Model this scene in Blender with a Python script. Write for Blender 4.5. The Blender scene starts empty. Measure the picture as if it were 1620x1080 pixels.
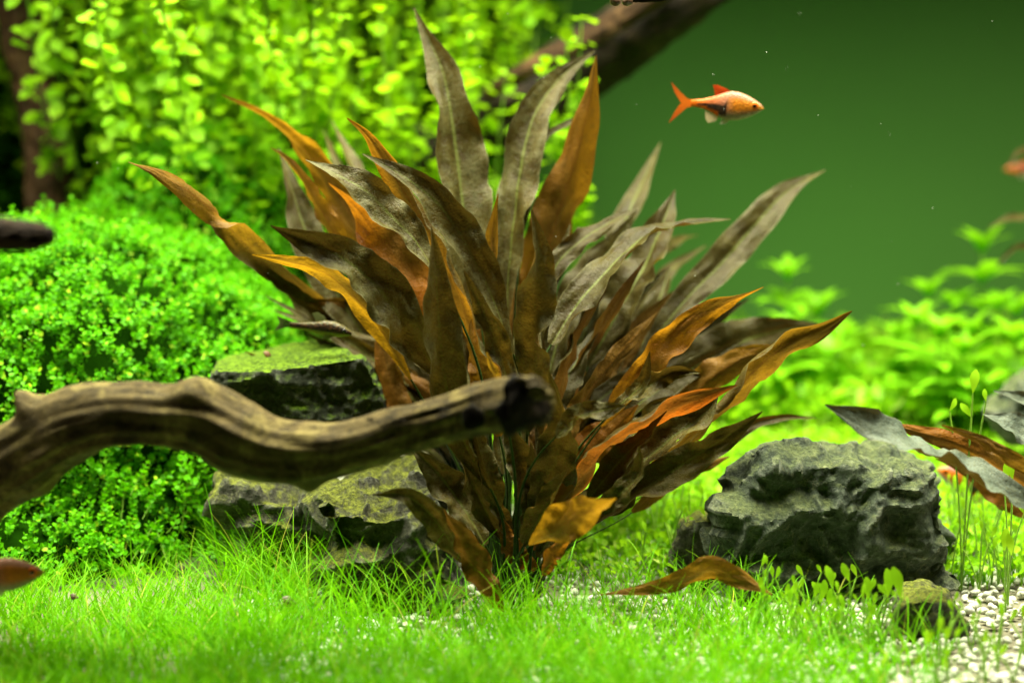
import bpy, bmesh, math, random
import numpy as np
from mathutils import Vector, Matrix, noise

rnd = random.Random(7)
nrng = np.random.default_rng(7)
R = math.radians
SC = bpy.context.scene
COL = SC.collection

# ------------------------------------------------------------------ camera, world, lamp, exposure
F_PX = 2825.0                                   # focal length in pixels of the 1620 px wide photograph
CAM = Vector((0.0, -0.60, 0.18))
PITCH = R(8.8)
cam_d = bpy.data.cameras.new('camera')
cam = bpy.data.objects.new('camera', cam_d)
COL.objects.link(cam)
cam.location = CAM
cam.rotation_euler = (R(90) - PITCH, 0, 0)
cam_d.sensor_width = 36.0
cam_d.lens = 36.0 * F_PX / 1620.0
cam_d.clip_start = 0.01
cam_d.clip_end = 20
cam_d.dof.use_dof = True
cam_d.dof.focus_distance = 0.597
cam_d.dof.aperture_fstop = cam_d.lens / 11.5
SC.camera = cam

w = bpy.data.worlds.new('World')
SC.world = w
w.use_nodes = True
w.node_tree.nodes['Background'].inputs[0].default_value = (0.45, 0.62, 0.55, 1)
w.node_tree.nodes['Background'].inputs[1].default_value = 0.006

def area(name, loc, sx, sy, power, color, rot=(0, 0, 0)):
    d = bpy.data.lights.new(name, 'AREA')
    d.shape = 'RECTANGLE'
    d.size, d.size_y, d.energy, d.color = sx, sy, power, color
    o = bpy.data.objects.new(name, d)
    COL.objects.link(o)
    d.spread = R(106)
    o.location, o.rotation_euler = loc, rot
    return o
area('aquarium_lamp', (0.0, 0.065, 0.46), 0.90, 0.24, 11.5, (1.0, 0.98, 0.72))

SC.view_settings.view_transform = 'Standard'
SC.view_settings.look = 'None'
SC.view_settings.exposure = 0.0
SC.view_settings.gamma = 1.0
SC.render.engine = 'CYCLES'
SC.cycles.use_denoising = True
SC.cycles.denoiser = 'OPENIMAGEDENOISE'
SC.cycles.max_bounces = 8
SC.cycles.diffuse_bounces = 3
SC.cycles.transmission_bounces = 4
SC.cycles.caustics_reflective = False
SC.cycles.caustics_refractive = False
SC.cycles.sample_clamp_indirect = 4.0

# ------------------------------------------------------------------ helpers
_R = Matrix.Rotation(R(90) - PITCH, 3, 'X')
def at(px, py, Y):
    """world point seen at photograph pixel (px, py) at depth coordinate Y"""
    d = _R @ Vector(((px - 810) / F_PX, (540 - py) / F_PX, -1))
    return CAM + d * ((Y - CAM.y) / d.y)
def mpp(Y):
    return (Y - CAM.y) / F_PX                   # metres per photograph pixel at depth Y
def ground(x, y):
    return max(0.0, y - 0.02) * 0.05 + 0.0012 * noise.noise((x * 30, y * 30, 3))
def on_ground(px, py):
    """ground point under a pixel"""
    d = _R @ Vector(((px - 810) / F_PX, (540 - py) / F_PX, -1))
    t = 0.6
    for _ in range(12):
        p = CAM + d * t
        t = (CAM.z - ground(p.x, p.y)) / -d.z
    return CAM + d * t

def props(o, label=None, cat=None, group=None, kind=None):
    if label: o['label'] = label
    if cat: o['category'] = cat
    if group: o['group'] = group
    if kind: o['kind'] = kind
    return o
def link(name, me, mat=None, parent=None):
    o = bpy.data.objects.new(name, me)
    COL.objects.link(o)
    if mat is not None and me is not None:
        for m in (mat if isinstance(mat, (list, tuple)) else [mat]):
            me.materials.append(m)
    if parent is not None:
        o.parent = parent
    return o
def thing(name, label, cat, loc=(0, 0, 0), rot=(0, 0, 0), group=None):
    o = link(name, None)
    o.location, o.rotation_euler = loc, rot
    o.empty_display_size = 0.01
    return props(o, label, cat, group)
def inv(parent):
    """matrix that takes world points into the frame of a thing"""
    m = Matrix.LocRotScale(parent.location, parent.rotation_euler, parent.scale)
    return m.inverted()
def copy_tree(o, parent=None):
    c = o.copy()
    COL.objects.link(c)
    if parent is not None: c.parent = parent
    for ch in KIDS.get(o.name, ()):
        d = ch.copy()
        COL.objects.link(d)
        d.parent = c
    return c
KIDS = {}
def kid(parent, o):
    KIDS.setdefault(parent.name, []).append(o)
    return o

def mesh_np(name, V, F, smooth=True, uv=None, col=None):
    """mesh from an (n,3) array and a list of (m,k) face arrays; uv per vertex; col per vertex"""
    me = bpy.data.meshes.new(name)
    V = np.asarray(V, np.float32)
    F = [np.asarray(f, np.int32) for f in F if len(f)]
    loops = np.concatenate([f.ravel() for f in F])
    tot = np.concatenate([np.full(len(f), f.shape[1], np.int32) for f in F])
    start = np.concatenate([[0], np.cumsum(tot)[:-1]]).astype(np.int32)
    me.vertices.add(len(V)); me.vertices.foreach_set('co', V.ravel())
    me.loops.add(len(loops)); me.loops.foreach_set('vertex_index', loops)
    me.polygons.add(len(tot))
    me.polygons.foreach_set('loop_start', start)
    me.polygons.foreach_set('loop_total', tot)
    me.polygons.foreach_set('use_smooth', np.full(len(tot), smooth, bool))
    me.update(calc_edges=True)
    if uv is not None:
        l = me.uv_layers.new(name='UVMap')
        l.data.foreach_set('uv', np.asarray(uv, np.float32)[loops].ravel())
    if col is not None:
        a = me.color_attributes.new('tone', 'FLOAT_COLOR', 'POINT')
        c = np.ones((len(V), 4), np.float32); c[:, :3] = col
        a.data.foreach_set('color', c.ravel())
    me.validate()
    return me

class Tpl:
    def __init__(s): s.V, s.F3, s.F4 = [], [], []
    def add(s, V, F3=(), F4=(), M=None):
        b = len(s.V)
        for v in V:
            v = Vector(v)
            s.V.append(tuple(M @ v) if M is not None else tuple(v))
        s.F3 += [tuple(b + i for i in f) for f in F3]
        s.F4 += [tuple(b + i for i in f) for f in F4]
    def arr(s):
        return (np.array(s.V, np.float32), np.array(s.F3, np.int32).reshape(-1, 3), np.array(s.F4, np.int32).reshape(-1, 4))

def scatter(tpls, pos, rot, scale, pick, col=None):
    """replicate templates: pos (n,3), rot (n,3,3), scale (n,), pick (n,) -> V, [F3, F4], col"""
    Vs, F3s, F4s, Cs, off = [], [], [], [], 0
    for k, t in enumerate(tpls):
        V, F3, F4 = t.arr()
        idx = np.nonzero(pick == k)[0]
        if not len(idx): continue
        P = np.einsum('nij,vj->nvi', rot[idx], V) * scale[idx, None, None] + pos[idx, None, :]
        n, m = len(idx), len(V)
        base = off + np.arange(n)[:, None, None] * m
        Vs.append(P.reshape(-1, 3))
        if len(F3): F3s.append((F3[None] + base).reshape(-1, 3))
        if len(F4): F4s.append((F4[None] + base).reshape(-1, 4))
        if col is not None: Cs.append(np.repeat(col[idx], m, axis=0))
        off += n * m
    F = []
    if F3s: F.append(np.concatenate(F3s))
    if F4s: F.append(np.concatenate(F4s))
    return np.concatenate(Vs), F, (np.concatenate(Cs) if col is not None else None)

def frames(up, yaw):
    """(n,3) up directions and yaw angles -> rotation matrices whose z column is up"""
    up = up / np.linalg.norm(up, axis=1, keepdims=True)
    ref = np.where(np.abs(up[:, 2:3]) < 0.95, np.array([[0, 0, 1.0]]), np.array([[1.0, 0, 0]]))
    x = np.cross(ref, up); x /= np.linalg.norm(x, axis=1, keepdims=True)
    y = np.cross(up, x)
    c, s = np.cos(yaw)[:, None], np.sin(yaw)[:, None]
    return np.stack([x * c + y * s, -x * s + y * c, up], axis=2)

def catmull(pts, n):
    """n points along a Catmull-Rom curve through pts (Vectors), even in arc length"""
    P = [2 * pts[0] - pts[1]] + list(pts) + [2 * pts[-1] - pts[-2]]
    out = []
    for i in range(1, len(P) - 2):
        for k in range(24):
            t = k / 24
            a, b, c, d = P[i - 1], P[i], P[i + 1], P[i + 2]
            out.append(0.5 * ((2 * b) + (c - a) * t + (2 * a - 5 * b + 4 * c - d) * t * t + (3 * b - a - 3 * c + d) * t ** 3))
    out.append(P[-2].copy())
    L = [0.0]
    for a, b in zip(out, out[1:]): L.append(L[-1] + (b - a).length)
    res, j = [], 0
    for k in range(n):
        s = L[-1] * k / (n - 1)
        while j < len(L) - 2 and L[j + 1] < s: j += 1
        f = (s - L[j]) / max(L[j + 1] - L[j], 1e-12)
        res.append(out[j].lerp(out[j + 1], min(1, f)))
    return res
def interp(x, xs, ys):
    return float(np.interp(x, xs, ys))
def sstep(a, b, x):
    t = min(1, max(0, (x - a) / (b - a)))
    return t * t * (3 - 2 * t)

# ------------------------------------------------------------------ materials
def new_mat(name):
    m = bpy.data.materials.new(name)
    m.use_nodes = True
    nt = m.node_tree
    for n in list(nt.nodes): nt.nodes.remove(n)
    out = nt.nodes.new('ShaderNodeOutputMaterial')
    return m, nt, out
def N(nt, t, **kw):
    n = nt.nodes.new('ShaderNode' + t)
    for k, v in kw.items():
        if k == 'ins':
            for a, b in v.items(): n.inputs[a].default_value = b
        else: setattr(n, k, v)
    return n
def ramp(nt, src, stops, interp_='LINEAR'):
    r = N(nt, 'ValToRGB')
    r.color_ramp.interpolation = interp_
    e = r.color_ramp.elements
    while len(e) < len(stops): e.new(0.5)
    for x, (p, c) in zip(e, stops):
        x.position = p
        x.color = (c, c, c, 1) if isinstance(c, (int, float)) else (*c, 1)
    nt.links.new(src, r.inputs[0])
    return r.outputs[0]
def mix(nt, fac, a, b, blend='MIX'):
    m = N(nt, 'Mix', data_type='RGBA', blend_type=blend)
    for s, v in ((0, fac), (6, a), (7, b)):
        if hasattr(v, 'is_output'): nt.links.new(v, m.inputs[s])
        else: m.inputs[s].default_value = (*v, 1) if isinstance(v, tuple) else v
    return m.outputs[2]
def math_(nt, op, a, b=0.0, clamp=False):
    m = N(nt, 'Math', operation=op, use_clamp=clamp)
    for s, v in ((0, a), (1, b)):
        if hasattr(v, 'is_output'): nt.links.new(v, m.inputs[s])
        else: m.inputs[s].default_value = v
    return m.outputs[0]
def noise_(nt, vec, scale, detail=4, rough=0.55, dist=0.0):
    n = N(nt, 'TexNoise', ins={'Scale': scale, 'Detail': detail, 'Roughness': rough, 'Distortion': dist})
    if vec is not None: nt.links.new(vec, n.inputs['Vector'])
    return n.outputs['Fac']
def bump(nt, h, strength, dist):
    b = N(nt, 'Bump', ins={'Strength': strength, 'Distance': dist})
    nt.links.new(h, b.inputs['Height'])
    return b.outputs[0]

def green_mat(name, c_lo, c_hi, trans, t_col, rough=0.4, spec=0.4, vary=60.0, pale=None):
    """thin green leaf: reflected green that varies from leaf to leaf, light passing through"""
    m, nt, out = new_mat(name)
    L = nt.links
    g = N(nt, 'NewGeometry')
    tc = N(nt, 'TexCoord')
    n = noise_(nt, tc.outputs['Object'], vary, 3)
    f = math_(nt, 'ADD', math_(nt, 'MULTIPLY', g.outputs['Random Per Island'], 0.6), math_(nt, 'MULTIPLY', n, 0.5), True)
    c = mix(nt, f, c_lo, c_hi)
    if pale: c = mix(nt, ramp(nt, g.outputs['Random Per Island'], [(0.9, 0.0), (0.99, 1.0)]), c, pale)
    p = N(nt, 'BsdfPrincipled', ins={'Roughness': rough, 'Specular IOR Level': spec})
    L.new(c, p.inputs['Base Color'])
    t = N(nt, 'BsdfTranslucent')
    L.new(mix(nt, 0.5, c, t_col), t.inputs['Color'])
    ms = N(nt, 'MixShader', ins={0: trans})
    L.new(p.outputs[0], ms.inputs[1]); L.new(t.outputs[0], ms.inputs[2])
    L.new(ms.outputs[0], out.inputs[0])
    return m

M_MOUND = green_mat('mound_leaf_green', (0.024, 0.19, 0.001), (0.145, 0.50, 0.003), 0.28, (0.24, 0.72, 0.003), 0.45, 0.10, 60, (0.34, 0.54, 0.02))
M_BUSH = green_mat('bush_leaf_green', (0.07, 0.26, 0.002), (0.32, 0.60, 0.006), 0.34, (0.5, 0.85, 0.006), 0.5, 0.10)
M_SHADED = green_mat('shaded_leaf_green', (0.006, 0.040, 0.001), (0.030, 0.125, 0.003), 0.2, (0.05, 0.25, 0.003), 0.5, 0.1)  # darker copy of the bush green, thicket shade put into the colour
M_GRASS = green_mat('grass_green', (0.05, 0.29, 0.002), (0.22, 0.54, 0.004), 0.36, (0.30, 0.76, 0.004), 0.5, 0.10, 40, (0.46, 0.44, 0.06))
M_CARPET = green_mat('carpet_green', (0.14, 0.40, 0.005), (0.34, 0.64, 0.012), 0.5, (0.48, 0.86, 0.012), 0.45, 0.2, 40, (0.55, 0.62, 0.16))
M_SPROUT = green_mat('sprout_green', (0.24, 0.56, 0.008), (0.40, 0.74, 0.02), 0.5, (0.5, 0.85, 0.015), 0.3, 0.4, 40)
M_STEMP = green_mat('whorl_leaf_green', (0.10, 0.36, 0.004), (0.24, 0.56, 0.012), 0.36, (0.4, 0.85, 0.01), 0.4, 0.3, 40)

def leaf_mat():
    """two-sided bronze leaf: olive brown with silver patches of deposit and painted lamp sheen above, amber below, light shines through it.
    tone.r = how amber, tone.g = how silver, tone.b = how red/green (0 green .. 1 red)"""
    m, nt, out = new_mat('bronze_leaf')
    L = nt.links
    tc = N(nt, 'TexCoord')
    uv = N(nt, 'UVMap', uv_map='UVMap')
    sep = N(nt, 'SeparateXYZ'); L.new(uv.outputs[0], sep.inputs[0])
    u, v = sep.outputs[0], sep.outputs[1]
    tone = N(nt, 'Attribute', attribute_name='tone')
    ts = N(nt, 'SeparateColor'); L.new(tone.outputs['Color'], ts.inputs[0])
    amber, silver = ts.outputs[0], ts.outputs[1]
    red = math_(nt, 'MINIMUM', ts.outputs[2], 1.0)
    stalk = math_(nt, 'SUBTRACT', ts.outputs[2], 1.0, True)
    geo = N(nt, 'NewGeometry')
    back = geo.outputs['Backfacing']
    av = math_(nt, 'ABSOLUTE', v)
    P = tc.outputs['Object']
    n1 = noise_(nt, P, 120, 5, 0.6)
    n2 = noise_(nt, P, 420, 4, 0.65)
    n3 = noise_(nt, P, 60, 4, 0.6)
    n4 = noise_(nt, P, 1600, 3, 0.6)
    # veins: side veins sweep forward from the midrib
    ph = math_(nt, 'SUBTRACT', math_(nt, 'MULTIPLY', u, 34.0), math_(nt, 'MULTIPLY', av, 7.0))
    ph = math_(nt, 'ADD', ph, math_(nt, 'MULTIPLY', n3, 4.0))
    vein = math_(nt, 'ABSOLUTE', math_(nt, 'SINE', ph))
    vline = ramp(nt, vein, [(0.0, 1.0), (0.16, 0.0)])
    rib = ramp(nt, av, [(0.0, 1.0), (0.035, 0.75), (0.10, 0.0)])
    # upper face
    top = mix(nt, ramp(nt, n1, [(0.32, 0.0), (0.68, 1.0)]), (0.022, 0.014, 0.003), (0.066, 0.052, 0.007))
    top = mix(nt, ramp(nt, n2, [(0.45, 0.0), (0.75, 0.6)]), top, (0.042, 0.055, 0.010))
    top = mix(nt, math_(nt, 'MULTIPLY', amber, 0.4), top, (0.20, 0.105, 0.014))
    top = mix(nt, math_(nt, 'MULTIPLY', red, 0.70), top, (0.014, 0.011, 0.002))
    top = mix(nt, math_(nt, 'MULTIPLY', rib, 0.55), top, (0.13, 0.17, 0.03))
    sil = math_(nt, 'MULTIPLY', ramp(nt, math_(nt, 'ADD', math_(nt, 'MULTIPLY', n3, 0.7), math_(nt, 'MULTIPLY', n2, 0.35)), [(0.50, 0.0), (0.66, 1.0)]), math_(nt, 'MINIMUM', silver, 0.8))
    top = mix(nt, math_(nt, 'MULTIPLY', sil, 0.85), top, (0.135, 0.130, 0.070))  # silver patches: deposit plus lamp sheen put into the colour
    top = mix(nt, math_(nt, 'MULTIPLY', math_(nt, 'SUBTRACT', silver, 1.0, True), 1.5, True), top, mix(nt, n1, (0.085, 0.115, 0.090), (0.15, 0.18, 0.145)))
    top = mix(nt, math_(nt, 'MULTIPLY', ramp(nt, n4, [(0.5, 0.0), (0.8, 1.0)]), 0.25), top, (0.11, 0.10, 0.045))
    # lower face
    und = mix(nt, ramp(nt, n1, [(0.3, 0.0), (0.7, 1.0)]), (0.12, 0.050, 0.004), (0.24, 0.125, 0.009))
    und = mix(nt, red, und, mix(nt, 0.6, und, (0.36, 0.065, 0.010)))
    und = mix(nt, math_(nt, 'MULTIPLY', math_(nt, 'SUBTRACT', 1.0, amber), 0.85), und, (0.10, 0.062, 0.013))
    und = mix(nt, math_(nt, 'MULTIPLY', vline, 0.35), und, (0.13, 0.045, 0.008))
    und = mix(nt, math_(nt, 'MULTIPLY', rib, 0.6), und, (0.20, 0.085, 0.012))
    und = mix(nt, ramp(nt, n2, [(0.56, 0.0), (0.72, 0.45)]), und, (0.10, 0.06, 0.012))
    grit = ramp(nt, n4, [(0.42, 0.0), (0.60, 1.0)])
    top = mix(nt, math_(nt, 'MULTIPLY', grit, math_(nt, 'SUBTRACT', math_(nt, 'ADD', math_(nt, 'MULTIPLY', n1, 0.9), -0.12, True), math_(nt, 'MULTIPLY', red, 0.35), True)), top, (0.088, 0.088, 0.032))
    mot = ramp(nt, noise_(nt, P, 900, 4, 0.75), [(0.54, 0.0), (0.70, 0.75)])
    top = mix(nt, mot, top, (0.016, 0.014, 0.005))
    top = mix(nt, ramp(nt, av, [(0.93, 0.0), (1.0, 0.6)]), top, (0.14, 0.13, 0.06))  # paler margin, a rim light put into the colour
    und = mix(nt, math_(nt, 'MULTIPLY', mot, 0.55), und, (0.085, 0.040, 0.006))
    col = mix(nt, back, top, und)
    col = mix(nt, stalk, col, (0.020, 0.040, 0.007))
    hgt = math_(nt, 'ADD', math_(nt, 'MULTIPLY', n2, 0.5), math_(nt, 'MULTIPLY', n1, 0.9))
    hgt = math_(nt, 'SUBTRACT', hgt, math_(nt, 'MULTIPLY', vline, 0.06))
    hgt = math_(nt, 'ADD', hgt, math_(nt, 'MULTIPLY', n4, 0.30))
    bn = bump(nt, hgt, 0.7, 0.0012)
    p = N(nt, 'BsdfPrincipled', ins={'Roughness': 0.36, 'Specular IOR Level': 0.09})
    L.new(ramp(nt, n2, [(0.3, 0.24), (0.7, 0.44)]), p.inputs['Roughness'])
    L.new(col, p.inputs['Base Color']); L.new(bn, p.inputs['Normal'])
    t = N(nt, 'BsdfTranslucent')
    tcol = mix(nt, amber, (0.16, 0.10, 0.014), mix(nt, red, (0.42, 0.22, 0.007), (0.38, 0.075, 0.005)))
    tcol = mix(nt, math_(nt, 'MULTIPLY', math_(nt, 'ADD', vline, rib, True), 0.55), tcol, (0.14, 0.05, 0.008))
    tcol = mix(nt, ramp(nt, n2, [(0.5, 0.0), (0.75, 0.6)]), tcol, (0.16, 0.085, 0.012))
    L.new(tcol, t.inputs['Color']); L.new(bn, t.inputs['Normal'])
    ms = N(nt, 'MixShader')
    L.new(math_(nt, 'ADD', math_(nt, 'MULTIPLY', amber, 0.36), 0.05), ms.inputs[0])
    L.new(p.outputs[0], ms.inputs[1]); L.new(t.outputs[0], ms.inputs[2])
    L.new(ms.outputs[0], out.inputs[0])
    return m
M_LEAF = leaf_mat()

def rock_mat(name, c1, c2, moss_amt, specks=0.35, pale=(0.40, 0.42, 0.36), moss_c=((0.10, 0.16, 0.015), (0.30, 0.42, 0.03))):
    m, nt, out = new_mat(name)
    L = nt.links
    tc = N(nt, 'TexCoord'); P = tc.outputs['Object']
    geo = N(nt, 'NewGeometry')
    sep = N(nt, 'SeparateXYZ'); L.new(geo.outputs['Normal'], sep.inputs[0])
    n1 = noise_(nt, P, 70, 6, 0.65, 0.4)
    n2 = noise_(nt, P, 380, 6, 0.7)
    n3 = noise_(nt, P, 560, 7, 0.8)
    n4 = noise_(nt, P, 45, 5, 0.6, 0.6)
    c = mix(nt, ramp(nt, n1, [(0.3, 0.0), (0.7, 1.0)]), c1, c2)
    c = mix(nt, ramp(nt, n2, [(0.42, 0.0), (0.62, 0.5)]), c, tuple(x * 1.9 for x in c2))
    # pale mineral crust on the sharp edges
    e = math_(nt, 'MULTIPLY', ramp(nt, geo.outputs['Pointiness'], [(0.515, 0.0), (0.60, 1.0)]), ramp(nt, n2, [(0.4, 0.0), (0.6, 1.0)]))
    c = mix(nt, math_(nt, 'MULTIPLY', e, 0.75), c, pale)
    vein = ramp(nt, math_(nt, 'ABSOLUTE', math_(nt, 'SUBTRACT', n4, 0.5)), [(0.0, 1.0), (0.008, 0.0)])
    c = mix(nt, math_(nt, 'MULTIPLY', vein, 0.55), c, (0.24, 0.24, 0.13))
    # algae film grows on faces turned to the lamp
    f = math_(nt, 'ADD', math_(nt, 'MULTIPLY', sep.outputs[2], 0.9), math_(nt, 'MULTIPLY', math_(nt, 'SUBTRACT', n1, 0.5), 1.6))
    f = math_(nt, 'ADD', f, math_(nt, 'MULTIPLY', math_(nt, 'SUBTRACT', n2, 0.5), 1.4))
    film = math_(nt, 'MULTIPLY', ramp(nt, f, [(0.30, 0.0), (0.75, 1.0)]), moss_amt)
    mc = mix(nt, ramp(nt, n3, [(0.40, 0.0), (0.60, 1.0)]), *moss_c)
    c = mix(nt, film, c, mc)
    pit = ramp(nt, noise_(nt, P, 620, 5, 0.75), [(0.30, 1.0), (0.44, 0.0)])
    c = mix(nt, math_(nt, 'MULTIPLY', pit, 0.75), c, tuple(x * 0.35 for x in c1))
    speck = ramp(nt, n3, [(0.60, 0.0), (0.72, 1.0)])
    c = mix(nt, math_(nt, 'MULTIPLY', speck, specks), c, pale)
    p = N(nt, 'BsdfPrincipled', ins={'Roughness': 0.70, 'Specular IOR Level': 0.18})
    L.new(c, p.inputs['Base Color'])
    h = math_(nt, 'ADD', math_(nt, 'MULTIPLY', n2, 0.9), math_(nt, 'MULTIPLY', n3, 0.5))
    h = math_(nt, 'ADD', h, n1)
    L.new(bump(nt, h, 1.0, 0.0030), p.inputs['Normal'])
    L.new(p.outputs[0], out.inputs[0])
    return m
M_ROCK = rock_mat('slate_grey', (0.030, 0.042, 0.029), (0.085, 0.110, 0.074), 0.55, moss_c=((0.045, 0.065, 0.018), (0.21, 0.25, 0.065)))
M_ROCK2 = rock_mat('mossy_stone', (0.035, 0.036, 0.026), (0.10, 0.10, 0.07), 0.85, moss_c=((0.040, 0.052, 0.004), (0.26, 0.30, 0.020)))
M_SLAB = rock_mat('mossy_slab', (0.018, 0.024, 0.014), (0.050, 0.060, 0.035), 1.0, 0.12, moss_c=((0.018, 0.050, 0.002), (0.19, 0.33, 0.010)))

def wood_mat(name, c1, c2, c3, axis_scale=(9, 60, 60)):
    """driftwood: grain runs along u of the UV map (u along, v round)"""
    m, nt, out = new_mat(name)
    L = nt.links
    uv = N(nt, 'UVMap', uv_map='UVMap')
    mp = N(nt, 'Mapping'); mp.inputs['Scale'].default_value = (axis_scale[0], axis_scale[1], 1)
    L.new(uv.outputs[0], mp.inputs[0])
    tc = N(nt, 'TexCoord'); P = tc.outputs['Object']
    g = noise_(nt, mp.outputs[0], 1.0, 8, 0.72, 1.6)
    b = noise_(nt, P, 75, 6, 0.68, 0.5)
    f = noise_(nt, P, 700, 4, 0.7)
    c = mix(nt, ramp(nt, g, [(0.30, 0.0), (0.66, 1.0)]), c1, c2)
    c = mix(nt, ramp(nt, b, [(0.50, 0.0), (0.66, 1.0)]), c, c3)
    c = mix(nt, ramp(nt, noise_(nt, P, 110, 5, 0.7, 1.0), [(0.56, 0.0), (0.70, 0.85)]), c, c1)
    c = mix(nt, ramp(nt, f, [(0.58, 0.0), (0.75, 0.6)]), c, c1)
    p = N(nt, 'BsdfPrincipled', ins={'Roughness': 0.65, 'Specular IOR Level': 0.14})
    L.new(c, p.inputs['Base Color'])
    h = math_(nt, 'ADD', g, math_(nt, 'MULTIPLY', f, 0.35))
    h = math_(nt, 'ADD', h, math_(nt, 'MULTIPLY', b, 0.6))
    L.new(bump(nt, h, 0.8, 0.0018), p.inputs['Normal'])
    L.new(p.outputs[0], out.inputs[0])
    return m
M_WOOD = wood_mat('driftwood_tan', (0.014, 0.010, 0.004), (0.135, 0.098, 0.032), (0.27, 0.215, 0.07), (9, 8, 1))
M_WOODB = wood_mat('driftwood_brown', (0.012, 0.007, 0.003), (0.070, 0.036, 0.014), (0.12, 0.066, 0.026), (7, 8, 1))
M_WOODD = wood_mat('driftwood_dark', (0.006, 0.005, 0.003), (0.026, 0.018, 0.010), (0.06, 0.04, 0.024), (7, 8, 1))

def plain(name, c, rough=0.5, spec=0.4, var=0.25, scale=200, bumpd=0.0):
    m, nt, out = new_mat(name)
    tc = N(nt, 'TexCoord')
    n = noise_(nt, tc.outputs['Object'], scale, 4)
    geo = N(nt, 'NewGeometry')
    k = math_(nt, 'ADD', math_(nt, 'MULTIPLY', n, 0.7), math_(nt, 'MULTIPLY', geo.outputs['Random Per Island'], 0.3))
    c_ = mix(nt, k, tuple(x * (1 - var) for x in c), tuple(min(1, x * (1 + var)) for x in c))
    p = N(nt, 'BsdfPrincipled', ins={'Roughness': rough, 'Specular IOR Level': spec})
    nt.links.new(c_, p.inputs['Base Color'])
    if bumpd: nt.links.new(bump(nt, n, 0.6, bumpd), p.inputs['Normal'])
    nt.links.new(p.outputs[0], out.inputs[0])
    return m
M_PEB = plain('gravel_white', (0.52, 0.54, 0.44), 0.55, 0.4, 0.62, 300, 0.0006)
M_SOIL = plain('soil_brown', (0.16, 0.15, 0.10), 0.8, 0.2, 0.5, 400, 0.001)
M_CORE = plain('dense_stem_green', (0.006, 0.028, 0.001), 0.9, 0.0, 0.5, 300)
M_STEM = plain('stem_green', (0.20, 0.40, 0.03), 0.5, 0.4, 0.3, 200)
M_BSTEM = plain('bush_stem_green', (0.16, 0.32, 0.02), 0.5, 0.4, 0.3, 200)
M_EYE = plain('eye_black', (0.006, 0.006, 0.006), 0.12, 0.6, 0.1)
M_SNAIL = plain('snail_amber', (0.13, 0.055, 0.012), 0.3, 0.4, 0.5, 900)
M_SNAILD = plain('snail_brown', (0.065, 0.035, 0.018), 0.3, 0.6, 0.5, 900)
M_SPECK = plain('speck_pale', (0.6, 0.66, 0.55), 0.5, 0.4, 0.1)
M_HOLE = plain('hollow_dark', (0.010, 0.008, 0.005), 0.9, 0.1, 0.3)

def wall_mat():
    m, nt, out = new_mat('frosted_back_glass')
    tc = N(nt, 'TexCoord')
    n = noise_(nt, tc.outputs['Object'], 6, 6, 0.6)
    c = mix(nt, n, (0.046, 0.155, 0.022), (0.062, 0.190, 0.028))
    p = N(nt, 'BsdfPrincipled', ins={'Roughness': 0.5, 'IOR': 1.4})
    nt.links.new(c, p.inputs['Base Color'])
    nt.links.new(p.outputs[0], out.inputs[0])
    return m
M_WALL = wall_mat()

def fish_mat():
    m, nt, out = new_mat('fish_skin')
    tone = N(nt, 'Attribute', attribute_name='tone')
    tc = N(nt, 'TexCoord')
    n = noise_(nt, tc.outputs['Object'], 900, 3)
    c = mix(nt, math_(nt, 'MULTIPLY', n, 0.35), tone.outputs['Color'], (0.5, 0.35, 0.2), 'MULTIPLY')
    p = N(nt, 'BsdfPrincipled', ins={'Roughness': 0.38, 'Specular IOR Level': 0.22})
    nt.links.new(c, p.inputs['Base Color'])
    p.inputs['Subsurface Weight'].default_value = 0.12
    p.inputs['Subsurface Radius'].default_value = (0.002, 0.001, 0.0005)
    vo = N(nt, 'TexVoronoi', ins={'Scale': 1500.0}); nt.links.new(tc.outputs['Object'], vo.inputs['Vector'])
    nt.links.new(bump(nt, vo.outputs['Distance'], 0.5, 0.0004), p.inputs['Normal'])
    c = mix(nt, ramp(nt, vo.outputs['Distance'], [(0.35, 0.0), (0.75, 0.35)]), c, (0.16, 0.07, 0.02))
    nt.links.new(c, p.inputs['Base Color'])
    nt.links.new(p.outputs[0], out.inputs[0])
    return m
M_FISH = fish_mat()
def fin_mat():
    m, nt, out = new_mat('fish_fin')
    tone = N(nt, 'Attribute', attribute_name='tone')
    p = N(nt, 'BsdfPrincipled', ins={'Roughness': 0.35})
    t = N(nt, 'BsdfTranslucent'); tr = N(nt, 'BsdfTransparent')
    nt.links.new(tone.outputs['Color'], p.inputs['Base Color']); nt.links.new(tone.outputs['Color'], t.inputs[0])
    a = N(nt, 'MixShader', ins={0: 0.5}); b = N(nt, 'MixShader', ins={0: 0.18})
    nt.links.new(p.outputs[0], a.inputs[1]); nt.links.new(t.outputs[0], a.inputs[2])
    nt.links.new(a.outputs[0], b.inputs[1]); nt.links.new(tr.outputs[0], b.inputs[2])
    nt.links.new(b.outputs[0], out.inputs[0])
    return m
M_FIN = fin_mat()

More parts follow.
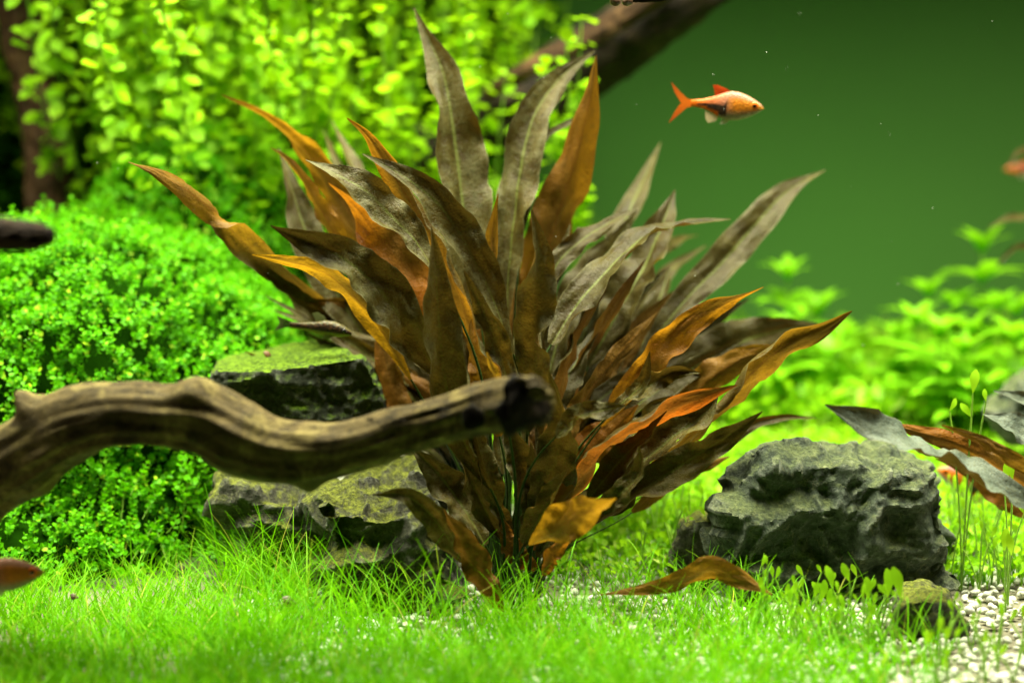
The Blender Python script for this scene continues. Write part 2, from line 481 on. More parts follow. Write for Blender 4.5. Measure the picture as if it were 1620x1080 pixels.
# ------------------------------------------------------------------ setting: sand bed, back glass, gravel
def build_setting():
    nx, ny = 121, 81
    xs, ys = np.linspace(-0.5, 0.5, nx), np.linspace(-0.16, 0.42, ny)
    V = [(x, y, ground(x, y) - 0.001) for y in ys for x in xs]
    F = [(j * nx + i, j * nx + i + 1, (j + 1) * nx + i + 1, (j + 1) * nx + i) for j in range(ny - 1) for i in range(nx - 1)]
    bed = link('sand_bed', mesh_np('sand_bed', V, [F]), M_SOIL)
    props(bed, kind='structure')
    me = bpy.data.meshes.new('back_glass')
    bm = bmesh.new()
    bmesh.ops.create_cube(bm, size=1, matrix=Matrix.Translation((0, 0.425, 0.24)) @ Matrix.Diagonal((1.2, 0.008, 0.56, 1)))
    bm.to_mesh(me); bm.free()
    props(link('back_glass', me, M_WALL), kind='structure')
    # gravel
    tp = []
    for k in range(8):
        bm = bmesh.new()
        bmesh.ops.create_icosphere(bm, subdivisions=2, radius=1)
        s = (rnd.uniform(0.8, 1.35), rnd.uniform(0.65, 1.0), rnd.uniform(0.5, 0.8))
        for v in bm.verts:
            q = 1 + 0.30 * noise.noise(v.co * 1.1 + Vector((k * 7, 0, 0)))
            v.co = Vector((v.co.x * s[0], v.co.y * s[1], v.co.z * s[2])) * q
        bm.verts.index_update()
        t = Tpl(); t.add([v.co for v in bm.verts], [[v.index for v in f.verts] for f in bm.faces])
        tp.append(t); bm.free()
    pts = []
    for _ in range(9000):
        y = rnd.uniform(-0.14, 0.17)
        half = 0.20 + (y + 0.14) * 0.25
        x = rnd.uniform(-0.4, 1.0) * half
        pts.append((x, y, ground(x, y) + rnd.uniform(-0.0006, 0.0014)))
    pts = np.array(pts)
    # the pebbles of the open patch are single pieces of the bed
    def shown(p):
        v = _R.transposed() @ (Vector(p) - CAM)
        px, py = 810 - F_PX * v.x / v.z, 540 + F_PX * v.y / v.z
        return (1452 < px < 1640 and 885 < py < 1090) or (900 < px < 1010 and 925 < py < 985) or (640 < px < 830 and 945 < py < 985)
    single = np.array([shown(p) for p in pts])
    ids = np.nonzero(single)[0]
    if len(ids) > 290: single[ids[290:]] = False
    ids = np.nonzero(single)[0]
    meshes = []
    for t in tp:
        v, f3, f4 = t.arr()
        me = mesh_np('pebble', v, [f3]); me.materials.append(M_PEB); meshes.append(me)
    for i in ids:
        o = bpy.data.objects.new('pebble', meshes[i % 8]); COL.objects.link(o); o.parent = bed
        s = rnd.uniform(0.0009, 0.0021)
        o.location = pts[i] + np.array([0, 0, 0.0006]); o.scale = (s, s, s)
        o.rotation_euler = (rnd.uniform(-.5, .5), rnd.uniform(-.5, .5), rnd.uniform(0, 6.3))
    P = pts[~single]
    n = len(P)
    up = np.stack([nrng.normal(0, .3, n), nrng.normal(0, .3, n), np.ones(n)], 1)
    V, F, _ = scatter(tp, P, frames(up, nrng.uniform(0, 6.3, n)), nrng.uniform(0.0008, 0.0021, n), nrng.integers(0, 8, n))
    props(link('gravel', mesh_np('gravel', V, F), M_PEB), kind='stuff')
build_setting()

# ------------------------------------------------------------------ rocks
def rock(name, label, front, back, Y0, Y1, mat, voxel=0.0011, seed=0, facet=0.30, cell=0.018, big=0.004, flat_top=0.0, strata=0.0, group=None):
    """stone: cage between a front outline at depth Y0 and a back outline at Y1 (photo pixels), remeshed and chipped"""
    A = [at(x, y, Y0) for x, y in front]
    B = [at(x, y, Y1) for x, y in back]
    n = 24
    def loop(P):
        # resample closed polygon to n points, starting at the first
        L = [0.0]
        Q = P + [P[0]]
        for a, b in zip(Q, Q[1:]): L.append(L[-1] + (b - a).length)
        out = []
        for k in range(n):
            s = L[-1] * k / n
            j = max(i for i in range(len(L) - 1) if L[i] <= s)
            out.append(Q[j].lerp(Q[j + 1], (s - L[j]) / (L[j + 1] - L[j])))
        return out
    bm = bmesh.new()
    fa = [bm.verts.new(p) for p in loop(A)]
    ba = [bm.verts.new(p) for p in loop(B)]
    for i in range(n):
        bm.faces.new((fa[i], fa[(i + 1) % n], ba[(i + 1) % n], ba[i]))
    bm.faces.new(list(reversed(fa))); bm.faces.new(ba)
    bmesh.ops.triangulate(bm, faces=bm.faces[:])
    bmesh.ops.recalc_face_normals(bm, faces=bm.faces[:])
    me = bpy.data.meshes.new(name); bm.to_mesh(me); bm.free()
    o = link(name, me)
    md = o.modifiers.new('r', 'REMESH'); md.mode = 'VOXEL'; md.voxel_size = voxel
    s = o.modifiers.new('s', 'SMOOTH'); s.iterations = 3; s.factor = 0.5
    dg = bpy.context.evaluated_depsgraph_get()
    m2 = bpy.data.meshes.new_from_object(o.evaluated_get(dg))
    o.modifiers.clear(); o.data = m2
    bpy.data.meshes.remove(me)
    m2.name = name
    off = Vector((seed * 3.7, seed * 1.3, -seed * 2.1))
    vs = m2.vertices
    nor = [v.normal.copy() for v in vs]
    for v, nn in zip(vs, nor):
        p = v.co.copy()
        wob = Vector((noise.noise(p * 60 + off), noise.noise(p * 60 + off + Vector((5, 5, 5))), noise.noise(p * 60 + off - Vector((5, 1, 5)))))
        q = Vector((p.x, p.y, p.z * 1.25)) / cell + wob * 0.45 + off
        d, _ = noise.voronoi(q)
        dd = (min(1.0, d[0]) ** 1.6 - 0.35) * facet * cell * 0.8            # shell-shaped chips that meet in ridges
        d2, _ = noise.voronoi(q * 2.6 + wob * 0.6)
        dd += (min(1.0, d2[0]) ** 1.5 - 0.35) * facet * cell * 0.26
        dd += big * (noise.fractal(p * 38 + off, 0.8, 2.1, 3) * 0.7 - 0.15)
        r = 1 - abs(noise.noise(p * 170 + off + wob)) * 2
        dd += 0.0009 * r + 0.0006 * noise.fractal(p * 420 + off, 0.7, 2.0, 4)
        if strata:
            zz = p.z * 900 + noise.noise(p * 45 + off) * 5 + p.x * 60
            dd += strata * (abs((zz * 0.25) % 1 - 0.5) * 2 - 0.5)
        if flat_top and nn.z > 0.6: dd *= 1 - flat_top
        v.co = p + nn * dd
    m2.polygons.foreach_set('use_smooth', np.ones(len(m2.polygons), bool))
    try: m2.set_sharp_from_angle(angle=R(38))
    except Exception: pass
    m2.update()
    m2.materials.clear(); m2.materials.append(mat)
    c = sum((v.co for v in vs), Vector()) / len(vs)
    c.z = min(v.co.z for v in vs)
    m2.transform(Matrix.Translation(-c)); o.location = c
    return props(o, label, 'rock', group)

def build_rocks():
    rock('dark_rock', 'large dark slate rock with chipped face and pale crusted top, standing on white gravel',
         [(1152, 800), (1172, 752), (1232, 738), (1300, 742), (1370, 735), (1410, 762), (1484, 738), (1486, 790), (1478, 838), (1458, 872), (1496, 930), (1500, 975), (1300, 985), (1165, 950), (1200, 868), (1158, 855)],
         [(1178, 780), (1188, 724), (1212, 702), (1250, 688), (1330, 694), (1400, 708), (1440, 722), (1484, 734), (1486, 790), (1478, 838), (1460, 872), (1490, 900), (1490, 940), (1300, 930), (1170, 900), (1180, 868), (1160, 840)],
         -0.012, 0.035, M_ROCK, 0.0008, 1, 0.72, 0.028, 0.0045, 0.2, 0.0004)
    rock('low_rock', 'low grey rock at the foot of the large dark slate rock, carrying a brown snail',
         [(1062, 872), (1085, 832), (1130, 824), (1180, 850), (1230, 900), (1230, 985), (1150, 985), (1085, 960), (1060, 910)],
         [(1075, 850), (1090, 824), (1130, 815), (1180, 835), (1240, 870), (1240, 930), (1150, 940), (1085, 930), (1070, 890)],
         0.0, 0.03, M_ROCK2, 0.0011, 2, 0.35, 0.015, 0.003)
    rock('footing_rock', 'small rough greenish rock half buried in the white gravel below the large slate rock',
         [(1415, 960), (1450, 948), (1495, 950), (1525, 985), (1532, 1030), (1500, 1062), (1430, 1062), (1412, 1010)],
         [(1425, 925), (1460, 915), (1500, 925), (1520, 960), (1525, 990), (1500, 1010), (1440, 1010), (1420, 970)],
         -0.055, -0.025, M_ROCK2, 0.0010, 3, 0.35, 0.014, 0.003)
    rock('slab_stone', 'flat slate slab with a bright green algae top, wedged behind the driftwood branch',
         [(337, 586), (400, 588), (480, 580), (560, 566), (578, 566), (592, 600), (611, 632), (606, 690), (440, 705), (360, 660), (336, 610)],
         [(352, 570), (400, 556), (470, 542), (552, 532), (566, 540), (585, 590), (605, 625), (604, 690), (440, 700), (370, 650), (350, 590)],
         0.02, 0.062, M_SLAB, 0.0008, 4, 0.22, 0.020, 0.0016, 0.55, 0.0005)
    rock('rough_stone', 'tall rough stone with mossy ledges, standing in grass beneath the bronze plant',
         [(504, 790), (540, 800), (600, 826), (660, 812), (688, 830), (702, 880), (728, 945), (726, 1000), (560, 1010), (520, 890), (502, 840)],
         [(512, 765), (545, 745), (622, 722), (664, 722), (678, 760), (692, 820), (716, 880), (716, 950), (560, 960), (525, 860), (510, 800)],
         -0.03, 0.022, M_ROCK2, 0.0008, 5, 0.95, 0.016, 0.0075)
    rock('broken_stone', 'jagged grey stone with mossy patches between the leafy mound and the tall rough stone',
         [(347, 770), (380, 765), (420, 790), (470, 800), (515, 790), (520, 880), (500, 905), (460, 895), (430, 880), (390, 840), (352, 800)],
         [(345, 735), (375, 728), (410, 745), (460, 755), (515, 750), (520, 850), (500, 880), (450, 880), (420, 860), (380, 820), (345, 780)],
         0.0, 0.04, M_ROCK2, 0.0010, 6, 0.85, 0.014, 0.0060)
    rock('edge_rock', 'dark blurred rock in the bright carpet behind the grey-blue leaves',
         [(1572, 640), (1590, 610), (1640, 600), (1700, 620), (1720, 690), (1600, 700), (1570, 680)],
         [(1580, 620), (1600, 595), (1640, 585), (1700, 600), (1720, 670), (1600, 680), (1575, 650)],
         0.10, 0.15, M_ROCK, 0.0016, 7, 0.5, 0.02, 0.003)
build_rocks()

# ------------------------------------------------------------------ driftwood
def wood_tube(name, pts, mat, parent, segs=44, rings=110, rough=0.10, seed=0, ridges=6, bumps=()):
    """branch from (px, py, Y, r_px) control points; bumps = (t, angle_deg, width_t, width_deg, height_px)"""
    ctl = [at(p[0], p[1], p[2]) for p in pts]
    path = catmull(ctl, rings)
    L = [0.0]
    for a, b in zip(ctl, ctl[1:]): L.append(L[-1] + (b - a).length)
    rad = [p[3] * mpp(p[2]) for p in pts]
    tot = L[-1]
    V, UV, F = [], [], []
    ref = Vector((0, 0, 1))
    M = inv(parent)
    for i, c in enumerate(path):
        t = i / (rings - 1)
        T = (path[min(i + 1, rings - 1)] - path[max(i - 1, 0)]).normalized()
        U = (ref - T * ref.dot(T)).normalized(); W = T.cross(U)
        r = interp(t, [x / tot for x in L], rad)
        for k in range(segs + 1):
            a = 2 * math.pi * k / segs
            ca, sa = math.cos(a), math.sin(a)
            g = noise.noise(Vector((t * 3 + seed, ca * ridges * .5, sa * ridges * .5)))
            g2 = noise.noise(Vector((t * 22 + seed, ca * 2, sa * 2)))
            g3 = noise.noise(Vector((t * 10 + seed * 2, ca * ridges * 1.6, sa * ridges * 1.6)))
            rr = r * (1 + rough * (1.1 * g + 0.6 * g2 + 0.55 * g3))
            for bt, ba, wt, wa, hp in bumps:
                da = (math.degrees(a) - ba + 180) % 360 - 180
                rr += hp * mpp(pts[0][2]) * math.exp(-((t - bt) / wt) ** 2 - (da / wa) ** 2)
            V.append(M @ (c + (U * ca + W * sa) * rr))
            UV.append((t * tot * 12, k / segs))
    for i in range(rings - 1):
        for k in range(segs):
            a = i * (segs + 1) + k
            F.append((a, a + 1, a + segs + 2, a + segs + 1))
    F3 = []
    for e, i in ((0, 0), (1, rings - 1)):              # jagged end
        T = (path[1] - path[0]).normalized() * -1 if e == 0 else (path[-1] - path[-2]).normalized()
        prev = i * (segs + 1)
        for q, (rs, push) in enumerate(((0.86, 0.10), (0.55, 0.02), (0.2, -0.12))):
            b = len(V)
            for k in range(segs + 1):
                src = V[i * (segs + 1) + k]; cc = M @ path[i]
                j = noise.noise(Vector((k * 0.5, q * 2.2, seed))) * 0.14
                V.append(cc + (src - cc) * rs + (M.to_3x3() @ T) * rad[0 if e == 0 else -1] * (push + j)); UV.append((q * .3, k / segs))
            for k in range(segs):
                f = (prev + k, prev + k + 1, b + k + 1, b + k)
                F.append(f if e else f[::-1])
            prev = b
        b = len(V); V.append(M @ path[i]); UV.append((0, 0))
        for k in range(segs):
            F3.append((prev + k, prev + k + 1, b) if e else (prev + k + 1, prev + k, b))
    F = [tuple(reversed(f)) for f in F]; F3 = [tuple(reversed(f)) for f in F3]
    return mesh_np(name, V, [F, F3], uv=UV), path

def blob(name, c, r, mat, parent, flat=(1, 1, 1), seed=0, amp=0.2, rot=(0, 0, 0), sub=3):
    bm = bmesh.new()
    bmesh.ops.create_icosphere(bm, subdivisions=sub, radius=1)
    Mr = Matrix.Rotation(rot[2], 3, 'Z') @ Matrix.Rotation(rot[1], 3, 'Y') @ Matrix.Rotation(rot[0], 3, 'X')
    M = inv(parent) if parent is not None else Matrix()
    for v in bm.verts:
        q = 1 + amp * noise.noise(v.co * 1.6 + Vector((seed, 0, 0)))
        v.co = M @ (Vector(c) + Mr @ Vector((v.co.x * flat[0], v.co.y * flat[1], v.co.z * flat[2])) * q * r)
    me = bpy.data.meshes.new(name)
    for f in bm.faces: f.smooth = True
    bm.to_mesh(me); bm.free()
    return link(name, me, mat, parent)

def build_wood():
    b = thing('driftwood_branch', 'thick tan driftwood branch with a broken end, lying across the stones', 'driftwood', at(400, 720, -0.07))
    pts = [(-140, 850, -.05, 70), (-60, 790, -.06, 66), (30, 722, -.07, 58), (110, 676, -.075, 54), (180, 656, -.078, 50), (260, 658, -.08, 49), (330, 668, -.08, 55), (375, 692, -.08, 58),
           (430, 712, -.08, 53), (500, 716, -.08, 47), (560, 706, -.08, 41), (630, 684, -.08, 37), (700, 664, -.082, 37), (770, 646, -.086, 40), (815, 638, -.094, 42), (838, 638, -.104, 42)]
    me, path = wood_tube('trunk', pts, M_WOOD, b, 64, 260, 0.15, 3, 7,
                         bumps=[(0.296, 15, .012, 24, 30), (0.33, 10, .05, 40, 8), (0.495, 20, .020, 34, 24), (0.655, 190, .014, 26, 16), (0.245, 200, .03, 40, 14), (0.78, 20, .02, 30, 5)])
    link('limb', me, M_WOOD, b)
    c = at(748, 660, -0.098)
    blob('knot_hole', c, 0.0034, M_HOLE, b, (1, 0.42, 1.1), 1, 0.25)
    e = at(830, 640, -0.1045)
    blob('broken_end', e, 0.0086, M_WOODD, b, (0.95, 0.28, 0.95), 9, 0.5, rot=(0, 0, R(25)), sub=4)
    blob('end_splinter', at(846, 612, -0.1065), 0.0046, M_WOOD, b, (1.0, 0.5, 0.42), 4, 0.8, rot=(0, R(35), 0), sub=4)
    for q, (x, y, r) in enumerate([(586, 657, 5), (637, 658, 4), (704, 642, 6)]):
        blob('pit', at(x, y + 6, -0.0955), r * .00018, M_HOLE, b, (1.6, 0.6, 0.6), q, 0.3, sub=2)
    t = thing('driftwood_tip', 'short brown blurred driftwood tip poking in front of the leafy mound', 'driftwood', at(0, 372, -0.13))
    me, _ = wood_tube('tip', [(-160, 360, -.13, 34), (-60, 368, -.13, 30), (20, 372, -.13, 26), (60, 372, -.13, 22), (84, 374, -.13, 13)], M_WOODB, t, 36, 60, 0.16, 8, 4)
    link('limb', me, M_WOODB, t)
    t = thing('driftwood_log', 'upright brown driftwood trunk with a split, rising behind the leafy mound', 'driftwood', at(75, 360, 0.24))
    me, _ = wood_tube('trunk', [(24, -60, .24, 38), (40, 60, .24, 34), (55, 150, .24, 30), (72, 240, .24, 33), (80, 330, .24, 38), (85, 430, .24, 40)], M_WOODB, t, 44, 90, 0.20, 11, 4)
    link('limb', me, M_WOODB, t)
    me, _ = wood_tube('fork', [(58, 130, .235, 12), (76, 180, .232, 15), (92, 250, .23, 15), (98, 330, .23, 17), (100, 420, .23, 20)], M_WOODB, t, 24, 50, 0.2, 12, 3)
    link('fork', me, M_WOODB, t)
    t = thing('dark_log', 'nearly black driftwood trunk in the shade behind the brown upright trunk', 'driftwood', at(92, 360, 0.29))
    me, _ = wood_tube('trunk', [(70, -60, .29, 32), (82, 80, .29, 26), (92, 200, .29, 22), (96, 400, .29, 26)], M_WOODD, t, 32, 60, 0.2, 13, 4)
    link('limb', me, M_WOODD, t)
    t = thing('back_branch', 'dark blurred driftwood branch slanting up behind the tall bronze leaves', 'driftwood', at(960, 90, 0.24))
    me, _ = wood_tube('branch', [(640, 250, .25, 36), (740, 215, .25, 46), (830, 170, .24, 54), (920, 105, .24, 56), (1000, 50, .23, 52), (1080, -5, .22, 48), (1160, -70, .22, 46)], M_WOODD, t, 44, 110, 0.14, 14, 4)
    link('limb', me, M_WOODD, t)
    me, _ = wood_tube('ridge', [(770, 150, .225, 10), (830, 115, .215, 14), (900, 80, .21, 16), (970, 38, .205, 16), (1060, -20, .20, 16)], M_WOODB, t, 24, 60, 0.25, 15, 3)  # browner strip laid on as the lit top edge of the branch
    link('ridge', me, M_WOODB, t)
    t = thing('dark_twig', 'black knobbly twig end hanging in at the top over the back branch', 'driftwood', at(1030, 0, 0.02))
    me, _ = wood_tube('twig', [(985, -6, .02, 10), (1020, -8, .02, 12), (1060, -14, .02, 13), (1120, -34, .02, 18)], M_HOLE, t, 24, 40, 0.2, 16, 3)
    link('limb', me, M_HOLE, t)
    for q, x in enumerate((974, 992)):
        blob('knob', at(x, 2, .018), .0019, M_SNAILD, t, (1, 1, .9), q, .2)
build_wood()

# ------------------------------------------------------------------ bronze leaf plant
def leaf_mesh(pts, hw, under=False, Yt=0.0, Yb=0.0, roll=25, pk=0.42, amber=0.4, silver=0.4, red=0.1, curlL=0, curlR=0, fold=14, ruf=0.21, twist=None,
              crown=None, bow=0.0, seed=0, M=None, nu=46, nv=13, dark=0.0):
    """pts: pixels from TIP to BASE of the blade; hw: half width in pixels; curls in degrees towards the viewer;
    L is the side left of the way base -> tip, R the other"""
    rr = random.Random(seed * 31 + 5)
    px_mean = sum(p[0] for p in pts) / len(pts)
    P2 = pts[::-1]
    n = len(P2)
    W3 = []
    for i, (x, y) in enumerate(P2):
        t = i / (n - 1)
        W3.append(at(x, y, Yb + (Yt - Yb) * t + bow * math.sin(math.pi * t)))
    path = catmull(W3, nu)
    a = math.log(0.5) / math.log(pk)
    s0 = mpp((Yt + Yb) / 2)
    V, UV, F = [], [], []
    half = nv // 2
    ph = [rr.uniform(0, 6.28) for _ in range(6)]
    fq = [rr.uniform(2.2, 3.4), rr.uniform(2.2, 3.4), rr.uniform(5, 7.5), rr.uniform(5, 7.5)]
    o1 = Vector((seed * 1.7, seed * 0.9, 0))
    sgn = None
    if not curlL: curlL = rr.uniform(-25, 45)
    if not curlR: curlR = rr.uniform(-25, 45)
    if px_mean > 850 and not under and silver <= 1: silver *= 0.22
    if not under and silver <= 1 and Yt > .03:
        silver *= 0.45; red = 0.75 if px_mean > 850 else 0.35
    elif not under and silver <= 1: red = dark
    if fold == 14: fold = rr.uniform(10, 38)
    tw_a, tw_f = rr.uniform(18, 40), rr.uniform(3.5, 7)
    for i, c in enumerate(path):
        t = i / (nu - 1)
        T = (path[min(i + 1, nu - 1)] - path[max(i - 1, 0)]).normalized()
        vv = (CAM - c).normalized()
        S = T.cross(vv).normalized()
        N0 = S.cross(T)
        if sgn is None:
            sz = path[nu * 2 // 3] - path[nu // 3]
            S_ = sz.normalized().cross(vv)
            up = -S_.z                                   # sign of visible normal z for positive roll
            sgn = (1 if up > 0 else -1) * (-1 if under else 1)
        rl = R(roll * sgn + tw_a * math.sin(tw_f * t + ph[0]))
        if twist: rl += R(twist[2]) * sstep(twist[0], twist[1], t)
        Wd = S * math.cos(rl) + N0 * math.sin(rl)
        Nn = N0 * math.cos(rl) - S * math.sin(rl)
        prof = max(0.0, math.sin(math.pi * min(1, max(0, 0.015 + 0.985 * t)) ** a)) ** 0.92
        if t > 0.80: prof = prof * (1 - 0.35 * sstep(0.8, 1, t))
        w_ = hw * 0.76 * s0 * prof + 0.0002
        row = []
        for sd in (-1, 1):
            k = 0 if sd < 0 else 1
            wob = 1 + 0.04 * math.sin(fq[k] * 6.28 * t + ph[1 + k]) + 0.24 * noise.noise(Vector((t * 4.5, sd * 7 + seed, 6))) + 0.09 * noise.noise(Vector((t * 9, sd * 5 + seed, 1)))
            cr = curlL if sd < 0 else curlR
            x = z = 0.0
            ds = 1.0 / half
            pts_ = []
            for j in range(1, half + 1):
                q = (j - 0.5) * ds
                ang = R(fold * (1 if not under else -0.7)) + R(cr) * sstep(0.15, 1.0, q) * (0.45 + 0.55 * prof) + ruf * 8.0 * q * noise.noise(Vector((t * fq[2 + k] * 1.25 + ph[k], sd * 9.0 + seed * 2.3, 4.0))) * prof
                x += math.cos(ang) * ds; z += math.sin(ang) * ds
                pts_.append((sd * x, z, sd * j / half))
            row.append([(X * wob, Z, vq) for X, Z, vq in pts_])
        line = row[0][::-1] + [(0.0, 0.0, 0.0)] + row[1]
        for X, Z, vq in line:
            p = c + Wd * (X * w_) + Nn * (Z * w_)
            b = 0.11 * noise.noise(Vector((t * 15, vq * 3.4, seed * 3.1))) + 0.06 * noise.noise(Vector((t * 34, vq * 7, seed)))
            p += Nn * (b * w_ * min(1, 0.3 + abs(vq) * 2) * 1.6)
            V.append(p); UV.append((t * max(1.0, (len(pts) - 1) / 4), vq))
    for i in range(nu - 1):
        for j in range(nv - 1):
            q = i * nv + j
            f = (q, q + 1, q + nv + 1, q + nv)
            F.append(f[::-1] if under else f)
    tone = np.tile(np.array([[amber if under or twist else amber * 0.35, silver, red]], np.float32), (len(V), 1))
    tone[:, 1] *= 1 if silver > 1 else np.clip(0.5 + 1.0 * np.abs(np.array([u[1] for u in UV])), 0, 1)
    for q, (uu, vq) in enumerate(UV):
        k = 0.62 + 1.1 * noise.noise(Vector((uu * 2.6, vq * 0.9, seed * 1.9))) + 0.30 * abs(vq)
        tone[q, 0] *= min(1.0, max(0.12, k))
        if not under: tone[q, 0] += 0.30 * max(0.0, noise.noise(Vector((uu * 2.2, vq * 1.2, seed * 5.3))))
    C = list(tone)
    # stalk
    if crown is not None:
        p0 = path[0]; T0 = (path[0] - path[2]).normalized()
        p3 = crown
        d = (p3 - p0).length
        p1 = p0 + T0 * d * 0.4; p2 = p3 + Vector((0, 0, 1)) * d * 0.35
        ns, sg = 14, 6
        b = len(V)
        for i in range(ns):
            t = i / (ns - 1)
            c = p0 * (1 - t) ** 3 + p1 * 3 * t * (1 - t) ** 2 + p2 * 3 * t * t * (1 - t) + p3 * t ** 3
            r = (1.9 + 1.6 * t) * s0
            for k in range(sg):
                an = 2 * math.pi * k / sg
                V.append(c + Vector((math.cos(an) * r, math.sin(an) * r, 0))); UV.append((0.0, 0.9)); C.append((0.0, 0.0, 2.0))
        for i in range(ns - 1):
            for k in range(sg):
                q = b + i * sg; F.append((q + k, q + (k + 1) % sg, q + sg + (k + 1) % sg, q + sg + k))
    if M is not None: V = [M @ p for p in V]
    return mesh_np('leaf', V, [F], uv=UV, col=np.array(C))

T_, U_ = False, True
